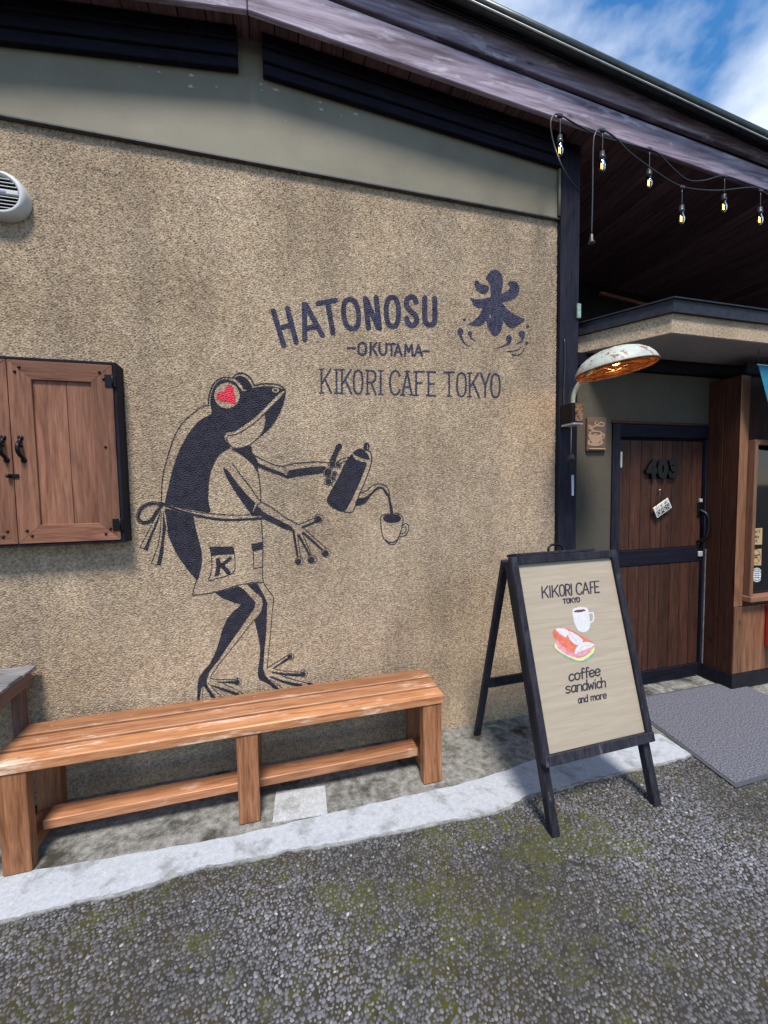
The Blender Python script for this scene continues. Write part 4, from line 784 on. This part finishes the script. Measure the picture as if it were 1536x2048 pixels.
flat_paint(['sticker_lettering', 'sticker_ring'], P, [M_ink, mat('brown_print', (0.2, .06, .03), .7)], O, np.array([.14, 0, 0]), np.array([0, 0, .62]), np.array([0, -1., 0]), .14, .62, .0011, win, 0.0)
P = Paint(); P.disc(zH, (490, 1060), 39, 52, 1).disc(zH, (490, 1060), 35, 47, 0).disc(zH, (490, 1060), 31, 42, 1)
for xx in (477, 503): P.line(zH, [(xx, 1022), (xx, 1098)], 3.4, 0)
for yy in (1034, 1050, 1064): P.line(zH, [(462, yy), (518, yy)], 3.4, 0)
P.line(zH, [(490, 1018), (490, 1104)], 3.4, 0).line(zH, [(468, 1080), (512, 1080)], 4, 0)
flat_paint(['round_sticker'], P, [M_stickw], O, np.array([.14, 0, 0]), np.array([0, 0, .62]), np.array([0, -1., 0]), .14, .62, .0011, win, 0.0)

# ------------------------------------------------------------------ things on the wall
# wall cabinet
t = thing('wall_cabinet', (-1.115, WY, 1.265), 'brown wooden double door cabinet in a black frame hung on the wall', 'cabinet')
cx0, cx1, cz0, cz1, cy = -1.532, -0.698, 1.265, 2.100, 2.128
car = box('cabinet_back', cx0 + .014, cx1 - .014, 2.16, WY + .004, cz0 + .014, cz1 - .014, M_blackx, t, 0)
for nm, a in (('cabinet_frame', (cx0, cx0 + .0135, cy + .004, WY + .003, cz0, cz1)), ('cabinet_frame', (cx1 - .0135, cx1, cy + .004, WY + .003, cz0, cz1)), ('cabinet_frame', (cx0 + .0137, cx1 - .0137, cy + .005, WY + .003, cz0, cz0 + .0135)), ('cabinet_frame', (cx0 + .0137, cx1 - .0137, cy + .005, WY + .003, cz1 - .0135, cz1))):
    box(nm, *a, M_black, t, 0.002)
for side in (0, 1):
    a0, a1 = ((-1.5165, -1.1165), (-1.1135, -0.7135))[side]; b0, b1 = cz0 + .015, cz1 - .015; w = 0.086; dm = cy
    d = box('cabinet_door', a0 + .03, a1 - .03, cy + .02, cy + .03, b0 + .03, b1 - .03, M_cab, t, 0)
    cor = [(a0, b0), (a1, b0), (a1, b1), (a0, b1)]; inn = [(a0 + w, b0 + w * .95), (a1 - w, b0 + w * .95), (a1 - w, b1 - w * .95), (a0 + w, b1 - w * .95)]
    for i in range(4):
        j = (i + 1) % 4; g = 0.0006
        pts = [cor[i], cor[j], inn[j], inn[i]]
        hexa('frame_board', [(p[0], dm, p[1]) for p in pts] + [(p[0], dm + .02, p[1]) for p in pts], M_cabx if i in (0, 2) else M_cab, d, 0.0014)
    mid = (inn[0][0] + inn[1][0]) / 2 + .012
    for xa, xb_ in ((inn[0][0] - .004, mid - .001), (mid + .001, inn[1][0] + .004)):
        box('panel_board', xa, xb_, cy + .011, cy + .02, inn[0][1] - .004, inn[2][1] + .004, M_cab, d, 0.001)
    sx = 1 if side else -1; cen = (a0 + a1) / 2
    for fx, fz in ((-.155, .372), (-.172, .352), (.15, .368), (.165, .338), (.158, .03), (-.168, .03), (-.165, -.345), (-.148, -.368), (.16, -.348), (.14, -.372)):
        lathe('stud', [(0.0062, 0), (0.0058, .003), (0.004, .0055), (0.0, .0065)], (cen + fx * sx * (-1 if False else 1), dm, (b0 + b1) / 2 + fz), M_iron, d, 10, (0, -1, 0))
    hx = a1 if side else a0
    for hz in (b1 - .072, b0 + .072):
        box('hinge', hx - .03 * (1 if side else .45), hx + .03 * (.45 if side else 1), dm - .005, dm + .001, hz - .028, hz + .028, M_iron, d, 0.0015)
        tube('hinge_pin', [(hx + .002 * sx, dm - .006, hz - .029), (hx + .002 * sx, dm - .006, hz + .029)], .004, M_iron, d, 6, 1)
    kx = a0 + .033 if side else a1 - .027
    tube('handle', [(kx, dm - .004, 1.742), (kx, dm - .012, 1.73), (kx + .002 * sx, dm - .028, 1.715), (kx + .002, dm - .032, 1.695), (kx + .004, dm - .026, 1.675), (kx + .006, dm - .010, 1.662), (kx + .007, dm - .003, 1.652)], [.007, .0075, .0085, .0095, .008, .007, .006], M_iron, d, 8)
    for zz, kk in ((1.748, kx), (1.650, kx + .007)):
        lathe('handle_rosette', [(0.013, 0), (0.012, .003), (0.006, .006), (0, .007)], (kk, dm, zz), M_iron, d, 7, (0, -1, 0))
lt = box('latch', -1.134, -1.094, cy - .006, cy, 1.572, 1.590, M_iron, t, 0.002)
lathe('latch_knob', [(0.007, 0), (0.009, .008), (0.006, .016), (0, .018)], (-1.129, cy - .006, 1.581), M_iron, lt, 10, (0, -1, 0))
# vent cover
vc = ony(4, 391, WY - .03); t = thing('vent_cover', (vc[0], WY, vc[2]), 'round off white louvred exhaust vent cover high on the wall', 'vent')
R = 0.086
lathe('vent_rim', [(R + .012, 0), (R + .010, .04), (R + .002, .054), (R - .008, .056), (R - .013, .05), (R - .013, .02)], (vc[0], WY - .002, vc[2]), M_plast, t, 40, (0, -1, 0))
lathe('vent_inside', [(R - .012, .018), (0, .018)], (vc[0], WY - .002, vc[2]), M_void, t, 30, (0, -1, 0))
for k in range(-6, 7):
    zz = k * 0.0150
    if abs(zz) > R - .016: continue
    hw = math.sqrt((R - .012) ** 2 - zz ** 2)
    if k == 0:
        bar = box('vent_bar', vc[0] - hw, vc[0] + hw, WY - .060, WY - .045, vc[2] - .009, vc[2] + .009, M_plast, t, 0.003)
        box('vent_badge', vc[0] - .03, vc[0] + .030, WY - .0618, WY - .0595, vc[2] - .0045, vc[2] + .0045, M_logo, bar, 0.0008)
    else: hexa('vent_slat', [(vc[0] - hw, WY - .056, vc[2] + zz - .005), (vc[0] + hw, WY - .056, vc[2] + zz - .005), (vc[0] + hw, WY - .036, vc[2] + zz + .004), (vc[0] - hw, WY - .036, vc[2] + zz + .004), (vc[0] - hw, WY - .056, vc[2] + zz - .002), (vc[0] + hw, WY - .056, vc[2] + zz - .002), (vc[0] + hw, WY - .036, vc[2] + zz + .007), (vc[0] - hw, WY - .036, vc[2] + zz + .007)], M_plast, t, 0)
# lamp on the post
lc = np.array([1.838, 1.85, 2.140]); LR = 0.205; LAX = Vector((-0.13, 0.05, 1)).normalized()
t = thing('wall_lamp', (1.80, WY - .04, 1.90), 'rusty enamel lamp with a wide shallow shade glowing on the corner post', 'lamp')
prof = [(LR, 0), (LR * .985, .015), (LR * .93, .038), (LR * .82, .064), (LR * .66, .086), (LR * .46, .102), (LR * .24, .111), (.0, .114)]
shade = lathe('lamp_shade', prof, lc, M_lampw, t, 40, LAX)
lathe('shade_inside', [(r * .975, h - .006) for r, h in prof], lc, M_rust, shade, 40, LAX)
lathe('shade_rim', [(LR - .003, -.005), (LR + .003, -.003), (LR + .003, .003), (LR - .003, .004)], lc, M_rust, shade, 40, LAX)
lathe('bulb', [(0.012, .10), (.014, .085), (.026, .06), (.031, .035), (.025, .012), (.012, .002), (0, 0)], lc + np.array([-.02, -.02, .015]), M_bulb, t, 16)
for rr, zz in ((.16, .000), (.11, -.004), (.06, -.006)):
    tube('guard_ring', [(lc[0] + rr * math.cos(a_), lc[1] + rr * math.sin(a_), lc[2] + zz + .13 * rr * math.cos(a_) - .05 * rr * math.sin(a_)) for a_ in np.linspace(0, 2 * np.pi, 24, endpoint=False)], .0022, M_wire, shade, 5, 1, True)
for a_ in np.linspace(0, np.pi, 3, endpoint=False) + .4:
    tube('guard_wire', [(lc[0] + LR * .97 * s_ * math.cos(a_), lc[1] + LR * .97 * s_ * math.sin(a_), lc[2] - .006 * (1 - abs(s_)) + LR * .97 * s_ * (.13 * math.cos(a_) - .05 * math.sin(a_))) for s_ in (-1, -.5, 0, .5, 1)], .0022, M_wire, shade, 5, 2)
tube('lamp_arm', [(1.795, 2.13, 2.00), (1.796, 2.125, 2.06), (1.803, 2.10, 2.11), (1.818, 2.05, 2.155), (1.83, 1.985, 2.20)], .0135, M_verd, t, 10)
bx_ = box('lamp_box', 1.752, 1.832, 2.085, WY - .037, 1.885, 2.005, M_iron, t, 0.003)
box('lamp_box_front', 1.772, 1.829, 2.080, 2.0845, 1.893, 2.003, M_lampbox, bx_, 0.001)
box('box_bracket', 1.755, 1.829, 2.078, WY - .04, 1.872, 1.8845, M_pale, bx_, 0.002)
pl = bpy.data.lights.new('lamp_light', 'POINT'); pl.energy = 2.4; pl.color = (1, .55, .2); pl.shadow_soft_size = .03
plo = bpy.data.objects.new('lamp_light', pl); COL.objects.link(plo); plo.location = (lc[0] - .02, lc[1] - .02, lc[2] - .012); 
tube('lamp_cable', [(1.775, WY - .04, 2.42), (1.778, WY - .042, 2.25), (1.772, WY - .04, 2.1), (1.776, WY - .04, 2.0)], .005, M_cord, t, 6)
# wind bell
wb = ony(1142, 912, 2.10); t = thing('wind_bell', (wb[0], 2.10, wb[2]), 'small dark cast iron wind bell with a pale blue paper strip', 'wind bell')
lathe('bell', [(0, .045), (.010, .044), (.018, .036), (.022, .018), (.026, .0), (.024, .0), (.018, .03), (0, .035)], (wb[0], 2.10, wb[2] - .03), M_bell, t, 18)
tube('string', [(wb[0], 2.10, 1.872), (wb[0], 2.10, wb[2] + .013)], .0016, M_pale, t, 5, 1)
tube('clapper_string', [(wb[0], 2.10, wb[2] - .02), (wb[0] + .002, 2.10, wb[2] - .09)], .0013, M_cord, t, 5, 1)
w0 = ony(1146, 950, 2.10)
mesh('paper_strip', [(w0[0] - .012 + dx, 2.10 + dy_, w0[2] - k * .032 - (0)) for k in range(5) for dx, dy_ in ((0 + k * .002, .001 * k), (.021 + k * .001, .001 * k + .002))] , [(2 * k, 2 * k + 1, 2 * k + 3, 2 * k + 2) for k in range(4)], M_paper, t)
# coffee plaque
t = thing('coffee_plaque', (2.12, DY, 1.731), 'small wooden plaque with a carved steaming coffee cup beside the door', 'plaque')
box('plaque_board', 2.042, 2.201, DY - .018, DY - .001, 1.731, 1.961, M_plaque, t, 0.004)
zP = lambda x, y: (1060 + x * .1856, 740 + y * .1856)
P = Paint().disc(zP, (700, 780), 90, 40).disc(zP, (700, 772), 60, 22, 0).poly(zP, [(632, 685), (780, 680), (770, 730), (740, 780), (715, 795), (680, 795), (655, 765)], 1).disc(zP, (708, 680), 72, 28).disc(zP, (708, 684), 56, 18, 0).disc(zP, (704, 690), 24, 8)
P.line(zP, [(765, 690), (795, 690), (795, 725), (755, 755)], 14).line(zP, [(690, 655), (660, 630), (700, 605), (740, 600), (785, 605), (795, 575), (760, 565), (725, 590), (700, 575), (715, 550)], 20, 1, 10).line(zP, [(610, 610), (640, 600), (660, 620), (620, 630)], 16)
flat_paint(['cup_relief'], P, [M_plaqued], np.array([2.045, DY - .0195, 1.733]), np.array([.153, 0, 0]), np.array([0, 0, .226]), np.array([0, -1., 0]), .153, .226, .0018, t, .0005)
box('plaque_ledge', 2.052, 2.190, DY - .026, DY - .018, 1.742, 1.752, M_plaqued, t, 0.003)
# open sign on the door
qs = [ony(*p, DY - .02) for p in [(1315, 1036), (1344, 1015), (1337, 996), (1307, 1018)]]
t = thing('open_sign', (qs[0][0], DY - .02, qs[0][2]), 'small tilted white and black OPEN sign hanging on the door', 'sign')
bl = np.array(qs[0]); ue = np.array(qs[1]) - bl; ve = np.array([-ue[2], 0, ue[0]]); ve = ve / np.linalg.norm(ve) * 0.082
hexa('sign_board', [bl + d for d in (0, ue, ue + [0, .008, 0], [0, .008, 0])] + [bl + ve + d for d in (0, ue, ue + [0, .008, 0], [0, .008, 0])], M_board, t, 0.0015)
wU = np.linalg.norm(ue); 
def uvz(O_, U_, V_):                                                 # board coordinates 0..1 (v down) -> photograph pixels
    def f(x, y):
        p = O_ + U_ * x + V_ * (1 - y); a_, b_ = topx(np.array([p])); return float(a_[0]), float(b_[0])
    return f
fz_ = uvz(bl, ue, ve)
P = Paint().poly(fz_, [(.06, .44), (.94, .44), (.94, .92), (.06, .92)], 1, False)
for ch, xx in zip('OPEN', (.11, .32, .53, .74)): put(P, fz_, ch, xx, xx + .15, .52, .85, .042, 0)
xx = .10
for ch in 'YES WE ARE':
    if ch != ' ': put(P, fz_, ch, xx, xx + .055, .14, .34, .016, 2)
    xx += .082
flat_paint(['sign_block', 'sign_lettering'], P, [M_ink, M_ink], bl + [0, -.0004, 0], ue, ve, np.array([0, -1., 0]), wU, .082, .0011, t, .0006)
hk = ony(1322, 980, DY - .01); tube('hanging_cord', [bl + ve * 1.0 + ue * .2, hk, bl + ve + ue * .85], .0014, M_cord, t, 5, 1)
lathe('hook', [(.006, 0), (.006, .008), (0, .01)], hk + np.array([0, .012, 0]), M_pale, t, 8, (0, -1, 0))
# string lights
def bulb_drop(par, top, sock_z, y):
    x, z = top
    tube('drop_cord', [(x, y, z), (x + .002, y, (z + sock_z) / 2), (x, y, sock_z + .03)], .0032, M_cord, par, 6, 2)
    s = lathe('socket', [(0, .032), (.006, .030), (.013, .026), (.0145, .004), (.0165, .002), (.0165, -.012), (.012, -.016)], (x, y, sock_z), M_sock, par, 14)
    lathe('bulb', [(.011, -.014), (.0125, -.026), (.019, -.045), (.0205, -.058), (.016, -.075), (.008, -.084), (0, -.087)], (x, y, sock_z), M_glass, s, 16)
    tube('filament', [(x - .007, y, sock_z - .03), (x - .006, y, sock_z - .066), (x + .001, y, sock_z - .034), (x + .006, y, sock_z - .066), (x + .007, y, sock_z - .03)], .0022, M_fil, s, 5, 1)
    box('tee', x - .017, x + .017, y - .008, y + .008, z - .006, z + .014, M_sock, par, 0.004)
YB = YV - 0.05
def wp(px, py, y=YB): return ony(px, py, y)
def sock_at(px, py): return wp(px, py)
A = thing('string_light', tuple(wp(1118, 233)), 'black string light cord with four bulbs along the fascia edge', 'string light', 'festoon lights')
tube('cord', [wp(1160, 385, 2.15), wp(1130, 345, 2.0), wp(1108, 290), wp(1101, 250), wp(1106, 233), wp(1118, 229), wp(1155, 250), wp(1200, 273), wp(1245, 285), wp(1297, 299), wp(1318, 308), wp(1345, 336), wp(1375, 360), wp(1408, 361), wp(1447, 352), wp(1490, 365), wp(1536, 381), wp(1600, 402), wp(1680, 440)], .0042, M_cord, A, 7)
for tp, sk in (((1120, 233), (1125, 283)), ((1299, 300), (1297, 348)), ((1449, 354), (1453, 399)), ((1640, 420), (1640, 470))):
    a_ = wp(*tp); b_ = wp(*sk); bulb_drop(A, (a_[0], a_[2]), b_[2], YB)
Bc = thing('string_light', tuple(wp(1203, 262, YB - .03)), 'looser black string light cord hanging below the fascia with a dangling plug', 'string light', 'festoon lights')
YB2 = YB - .03
tube('cord', [wp(1183, 470, YB2), wp(1185, 390, YB2), wp(1186, 300, YB2), wp(1190, 268, YB2), wp(1203, 259, YB2), wp(1230, 275, YB2), wp(1260, 305, YB2), wp(1310, 342, YB2), wp(1363, 373, YB2), wp(1430, 381, YB2), wp(1500, 375, YB2), wp(1522, 381, YB2), wp(1580, 420, YB2), wp(1650, 440, YB2)], .0042, M_cord, Bc, 7)
for tp, sk in (((1205, 262), (1207, 314)), ((1364, 376), (1361, 420)), ((1521, 383), (1522, 424))):
    a_ = wp(tp[0], tp[1], YB2); b_ = wp(sk[0], sk[1], YB2); bulb_drop(Bc, (a_[0], a_[2]), b_[2], YB2)
pg = wp(1183, 478, YB2); lathe('plug', [(0, .03), (.006, .028), (.010, .02), (.0115, -.008), (.017, -.014), (.019, -.024), (.012, -.03), (0, -.03)], pg, M_sock, Bc, 14)
# teal cloth hung under the canopy
cq = [ony(*p, 1.955) for p in [(1517, 731), (1640, 745), (1640, 900), (1556, 880)]]
t = thing('teal_banner', (cq[0][0], 1.955, cq[0][2]), 'teal cloth banner hanging under the canopy at the right edge', 'banner')
V = []; nu, nv = 10, 8
for j in range(nv + 1):
    for i in range(nu + 1):
        a_, b_ = i / nu, j / nv; p = (1 - b_) * ((1 - a_) * cq[0] + a_ * cq[1]) + b_ * ((1 - a_) * cq[3] + a_ * cq[2]); V.append((p[0], p[1] + .012 * math.sin(a_ * 9) * (.3 + b_), p[2]))
for (x_, y_, z_) in list(V): V.append((x_, y_ + .002, z_))
n1 = (nu + 1) * (nv + 1); F = [(j * (nu + 1) + i, j * (nu + 1) + i + 1, (j + 1) * (nu + 1) + i + 1, (j + 1) * (nu + 1) + i) for j in range(nv) for i in range(nu)]
mesh('cloth', V, F + [tuple(k + n1 for k in reversed(f)) for f in F], M_teal, t, True)
tube('banner_rod', [cq[0] + [-.012, 0, .006], cq[1] + [0, 0, .006]], .005, M_pale, t, 8, 1)
tube('rod_cord', [cq[0] + [-.004, 0, .006], (cq[0][0] - .004, 1.955, 2.38)], .002, M_cord, t, 5, 1); tube('rod_cord', [cq[1] + [-.05, 0, .006], (cq[1][0] - .05, 1.955, 2.38)], .002, M_cord, t, 5, 1)
# red box
r0 = ony(1531, 1222, 2.083); t = thing('red_box', (r0[0], 2.07, .29), 'red metal letter box under the window, cut by the right edge', 'letter box')
box('box_body', r0[0], r0[0] + .24, 1.975, PY - .002, .292, .575, M_redm, t, 0.006)
box('box_lid', r0[0] - .008, r0[0] + .248, 1.962, PY - .002, .577, .598, M_redm, t, 0.005)

# ------------------------------------------------------------------ furniture and loose things
# bench
t = thing('bench', (-0.16, 1.98, 0.005), 'orange brown slatted wooden bench in front of the frog mural', 'bench')
BT = 0.458
for i, (y0, y1, mm) in enumerate(((1.815, 1.903, M_benchf), (1.923, 2.010, M_benchm), (2.030, 2.122, M_bench))):
    hexa('seat_plank', [(-1.128 + .004 * i, y0, BT - .042), (0.786 + .005 * i, y0, BT - .042), (0.786 + .005 * i, y1, BT - .042), (-1.128 + .004 * i, y1, BT - .042), (-1.128 + .004 * i, y0, BT), (0.786 + .005 * i, y0, BT), (0.786 + .005 * i, y1, BT), (-1.128 + .004 * i, y1, BT)], mm, t, 0.004)
for x0, x1 in ((-1.082, -0.985), (-0.207, -0.116), (0.672, 0.772)):
    for y0, y1 in ((1.822, 1.872), (2.066, 2.116)):
        box('leg', x0, x1, y0, y1, 0.004, BT - .0435, M_benchz, t, 0.003)
    box('foot_rail', x0 + .01, x1 - .012, 1.874, 2.064, 0.035, 0.085, M_benchy, t, 0.003)
    box('top_rail', x0 + .01, x1 - .012, 1.874, 2.064, BT - .10, BT - .0435, M_benchy, t, 0.003)
for xa, xb in ((-0.993, -0.200), (-0.124, 0.680)):
    box('stretcher', xa, xb, 1.925, 2.015, 0.0865, 0.128, M_bench, t, 0.003)
for i, yy in enumerate((1.86, 1.966, 2.075)):
    for xx in (-1.03, -.16, .722):
        lathe('screw', [(0.004, 0.0003), (0.0, .0006)], (xx + .02, yy, BT), M_pale, t, 8)
# weathered side table at the left edge
t = thing('side_table', (-1.45, 2.0, 0.005), 'weathered grey topped wooden table at the left edge beside the bench', 'table')
TZ = 0.700
for i, (y0, y1) in enumerate(((1.70, 1.79), (1.794, 1.884), (1.888, 1.988), (1.992, 2.09), (2.094, 2.195))):
    box('top_board', -2.3, -1.112 - .003 * (i % 2), y0, y1, TZ - .018, TZ + .003 * (i % 2), M_old, t, 0.003)
box('apron', -1.142, -1.120, 1.72, 2.17, TZ - .075, TZ - .0195, M_tabley, t, 0.003)
box('apron', -2.28, -1.146, 1.72, 1.742, TZ - .075, TZ - .0195, M_tabley, t, 0.003)
for x_ in (-2.28, -1.185):
    for y_ in (1.745, 2.125): box('leg', x_, x_ + .042, y_, y_ + .045, 0.004, TZ - .0195 if x_ < -2 else TZ - .02, M_tablez, t, 0.003)
# sandwich board
FLp, FRp = np.array([1.094, 1.373, 0.]), np.array([1.700, 1.385, 0.])
TLp, TRp = ony(1020, 1116, 1.642), ony(1226, 1098, 1.642)
TLp[2] = TRp[2] = (TLp[2] + TRp[2]) / 2
t = thing('sandwich_board', (1.39, 1.70, 0.0), 'black framed cafe sandwich board with a painted cup and sandwich', 'sandwich board')
Ux = FRp - FLp; Wd = np.linalg.norm(Ux); Vx0 = (TLp - FLp + TRp - FRp) / 2; Vx1 = Vx0
def sb(u, v, n):                                                    # u along width 0..1, v up 0..1, n metres behind the front face
    p = (FLp + Vx0 * v) * (1 - u) + (FRp + Vx1 * v) * u
    return p + Nb * n
Nb = np.cross(Vx0, Ux); Nb /= np.linalg.norm(Nb); Nb = Nb if Nb[1] > 0 else -Nb
Lv = np.linalg.norm(Vx0)
def slab(name, u0, u1, v0, v1, n0, n1, m, par, bevel=0.003):
    return hexa(name, [sb(u0, v0, n0), sb(u1, v0, n0), sb(u1, v0, n1), sb(u0, v0, n1), sb(u0, v1, n0), sb(u1, v1, n0), sb(u1, v1, n1), sb(u0, v1, n1)], m, par, bevel)
# feet: front legs behind the framed panel
fw = 0.040 / Wd; vb = 0.262
slab('front_leg', 0.0, fw * 1.0, 0.0, 0.985, 0.012, 0.050, M_frame, t)
slab('front_leg', 1 - fw, 1.0, 0.0, 0.985, 0.012, 0.050, M_frame, t)
pan = slab('panel', fw * .7, 1 - fw * .7, vb + .01, 0.985, -0.002, 0.010, M_panel, t, 0.001)
slab('panel_frame', -0.004, fw * .82, vb - .012, 1.0, -0.018, 0.0115, M_frame, t)
slab('panel_frame', 1 - fw * .82, 1.004, vb - .012, 1.0, -0.018, 0.0115, M_frame, t)
slab('panel_frame', fw * .83, 1 - fw * .83, 0.968, 1.0, -0.018, 0.0115, M_frame, t)
slab('panel_frame', fw * .0, 1 - fw * .0, vb - .016, vb + .020, -0.024, -0.0185, M_frame, t, 0.002)
slab('panel_frame', fw * .83, 1 - fw * .83, vb - .012, vb + .018, -0.0184, 0.0115, M_frame, t)
# rear legs hinged at the top
topL, topR = sb(0, 0.985, .058), sb(1, 0.985, .058); fbL = onz(950, 1473); fbR = fbL + (topR - topL) * 1.0; fbR[2] = 0
def leg(name, a, b, w, d, m, par):
    ax = (b - a); ux = np.array([1., 0, 0]) * w; nx = np.cross(ax / np.linalg.norm(ax), [1., 0, 0]) * d
    return hexa(name, [a, a + ux, a + ux + nx, a + nx, b, b + ux, b + ux + nx, b + nx], m, par, 0.003)
leg('rear_leg', fbL, topL, .040, .022, M_frame, t); leg('rear_leg', fbR - [.04, 0, 0], topR - [.04, 0, 0], .040, .022, M_frame, t)
f_ = 0.32; pa = fbL + (topL - fbL) * f_; pb = fbR + (topR - fbR) * f_
hexa('rear_rail', [pa + [.041, -.004, 0], pb + [-.041, -.004, 0], pb + [-.041, .016, 0], pa + [.041, .016, 0], pa + [.041, .006, .045], pb + [-.041, .006, .045], pb + [-.041, .026, .045], pa + [.041, .026, .045]], M_frame, t, 0.002)
hexa('rear_top_rail', [topL + [.041, 0, -.05], topR + [-.041, 0, -.05], topR + [-.041, .022, -.05], topL + [.041, .022, -.05], topL + [.041, -.012, .0], topR + [-.041, -.012, .0], topR + [-.041, .012, .0], topL + [.041, .012, 0]], M_frame, t, 0.002)
hexa('top_cap', [sb(.06, 1.001, -.010), sb(.80, 1.001, -.010), sb(.80, 1.001, .075), sb(.06, 1.001, .075), sb(.06, 1.012, -.010), sb(.80, 1.012, -.010), sb(.80, 1.012, .075), sb(.06, 1.012, .075)], M_frame, t, 0.002)
hc = sb(.50, 1.012, .03); tube('carry_handle', [sb(.40, 1.010, .03), sb(.41, 1.028, .03), sb(.45, 1.038, .03), sb(.50, 1.038, .03), sb(.535, 1.028, .03), sb(.545, 1.010, .03)], .006, M_iron, t, 8)
P = Paint()
def word(P, txt, boxes, base0, base1, x0, x1, h, w, lab=1):
    for ch, (a_, b_) in zip(txt, boxes):
        yb = base0 + (base1 - base0) * (a_ - x0) / (x1 - x0); put(P, zG, ch, a_, b_, yb - h, yb, w, lab, slant=-h * .06, dy=(base1 - base0) * (b_ - a_) / (x1 - x0))
word(P, 'KIKORICAFE', [(545, 584), (592, 602), (612, 652), (660, 692), (700, 728), (735, 741), (770, 806), (812, 852), (864, 884), (892, 920)], 383, 345, 545, 920, 74, 9)
word(P, 'TOKYO', [(682, 700), (706, 724), (730, 748), (752, 768), (772, 790)], 420, 408, 682, 790, 30, 7.5)
word(P, 'coffee', [(722, 752), (760, 792), (798, 824), (828, 852), (856, 888), (894, 926)], 932, 892, 722, 926, 66, 9.5, 8)
word(P, 'sandwich', [(700, 730), (738, 768), (776, 806), (812, 842), (848, 884), (890, 900), (906, 930), (936, 962)], 1012, 970, 700, 962, 66, 9, 8)
word(P, 'andmore', [(782, 799), (804, 820), (826, 844), (866, 896), (902, 922), (928, 942), (947, 967)], 1078, 1044, 782, 967, 46, 7.5, 8)
# mug
P.poly(zG, [(742, 466), (760, 450), (800, 443), (838, 450), (852, 490), (859, 560), (846, 595), (815, 609), (785, 600), (762, 566), (748, 520)], 2).line(zG, [(850, 486), (874, 480), (883, 505), (875, 536), (854, 546)], 10, 2).disc(zG, (790, 468), 40, 9, 3, -.12)
# sandwich
P.poly(zG, [(615, 690), (650, 715), (720, 760), (790, 785), (850, 760), (888, 722), (882, 760), (838, 800), (780, 804), (720, 786), (660, 750), (622, 715)], 7)
P.poly(zG, [(628, 680), (660, 715), (740, 765), (790, 780), (850, 750), (885, 705), (880, 742), (835, 782), (788, 797), (720, 772), (650, 732), (628, 708)], 6)
P.poly(zG, [(634, 665), (690, 715), (752, 750), (800, 740), (870, 705), (862, 735), (800, 768), (745, 772), (690, 748), (645, 712)], 5)
P.poly(zG, [(614, 604), (640, 581), (690, 580), (740, 598), (800, 632), (850, 658), (886, 686), (850, 705), (790, 712), (762, 752), (715, 735), (665, 695), (636, 665), (620, 640)], 4)
P.poly(zG, [(632, 588), (690, 584), (716, 606), (700, 640), (668, 628)], 2).poly(zG, [(712, 604), (758, 618), (812, 664), (775, 694), (728, 660)], 2).poly(zG, [(757, 752), (772, 706), (828, 672), (886, 690), (848, 716), (800, 735)], 2)
P.line(zG, [(640, 600), (662, 622), (690, 640)], 5, 5, 3).line(zG, [(722, 614), (748, 648), (772, 668)], 5, 5, 3).line(zG, [(636, 664), (690, 712), (752, 742)], 5, 5, 3).line(zG, [(775, 742), (815, 704), (868, 692)], 4, 5, 2).line(zG, [(800, 725), (840, 712), (872, 700)], 6, 6, 4)
fu0, fu1, fv0, fv1 = fw * .9, 1 - fw * .9, vb + .03, 0.96
Oo = sb(fu0, fv0, -.0024); Uu = sb(fu1, fv0, -.0024) - Oo; Vv = sb(fu0, fv1, -.0024) - Oo
flat_paint(['sign_lettering', 'painted_mug', 'painted_coffee', 'painted_bread', 'painted_ham', 'painted_egg', 'painted_lettuce', 'menu_lettering'], P, [M_ink, M_white, M_brown, M_orange, M_pink, M_yellow, M_green, M_ink], Oo, Uu, Vv, -Nb, np.linalg.norm(Uu), np.linalg.norm(Vv), .0017, pan, .0004)
# door mat
mp_ = [(2.137, 1.378), (3.30, 1.392), (3.30, 2.176), (2.262, 2.186)]
t = thing('doormat', (2.7, 1.8, 0.0), 'blue grey speckled doormat in front of the entrance', 'doormat')
prism('mat_border', mp_, 0.0024, 0.0055, M_matb, t)
prism('mat_pile', [(2.160, 1.398), (3.29, 1.412), (3.29, 2.160), (2.282, 2.168)], 0.0056, 0.0085, M_mat, t)
# fallen leaf
lf = onz(988, 1456, .004); t = thing('fallen_leaf', tuple(lf), 'single green fallen leaf on the concrete behind the sandwich board', 'leaf')
V = []; n = 9
for i in range(n):
    s_ = i / (n - 1); w_ = .011 * math.sin(math.pi * min(1, s_ * 1.05)) ** .8 + .0004; c_ = lf + np.array([(s_ - .5) * .085, (.5 - s_) * .03, .003 + .006 * math.sin(s_ * 3)])
    V += [c_ + [0, w_, .004], c_ + [0, 0, 0], c_ + [0, -w_, .004]]
mesh('leaf_blade', V, [(3 * i + k, 3 * i + 3 + k, 3 * i + 4 + k, 3 * i + 1 + k) for i in range(n - 1) for k in (0, 1)], M_leaf, t, True)
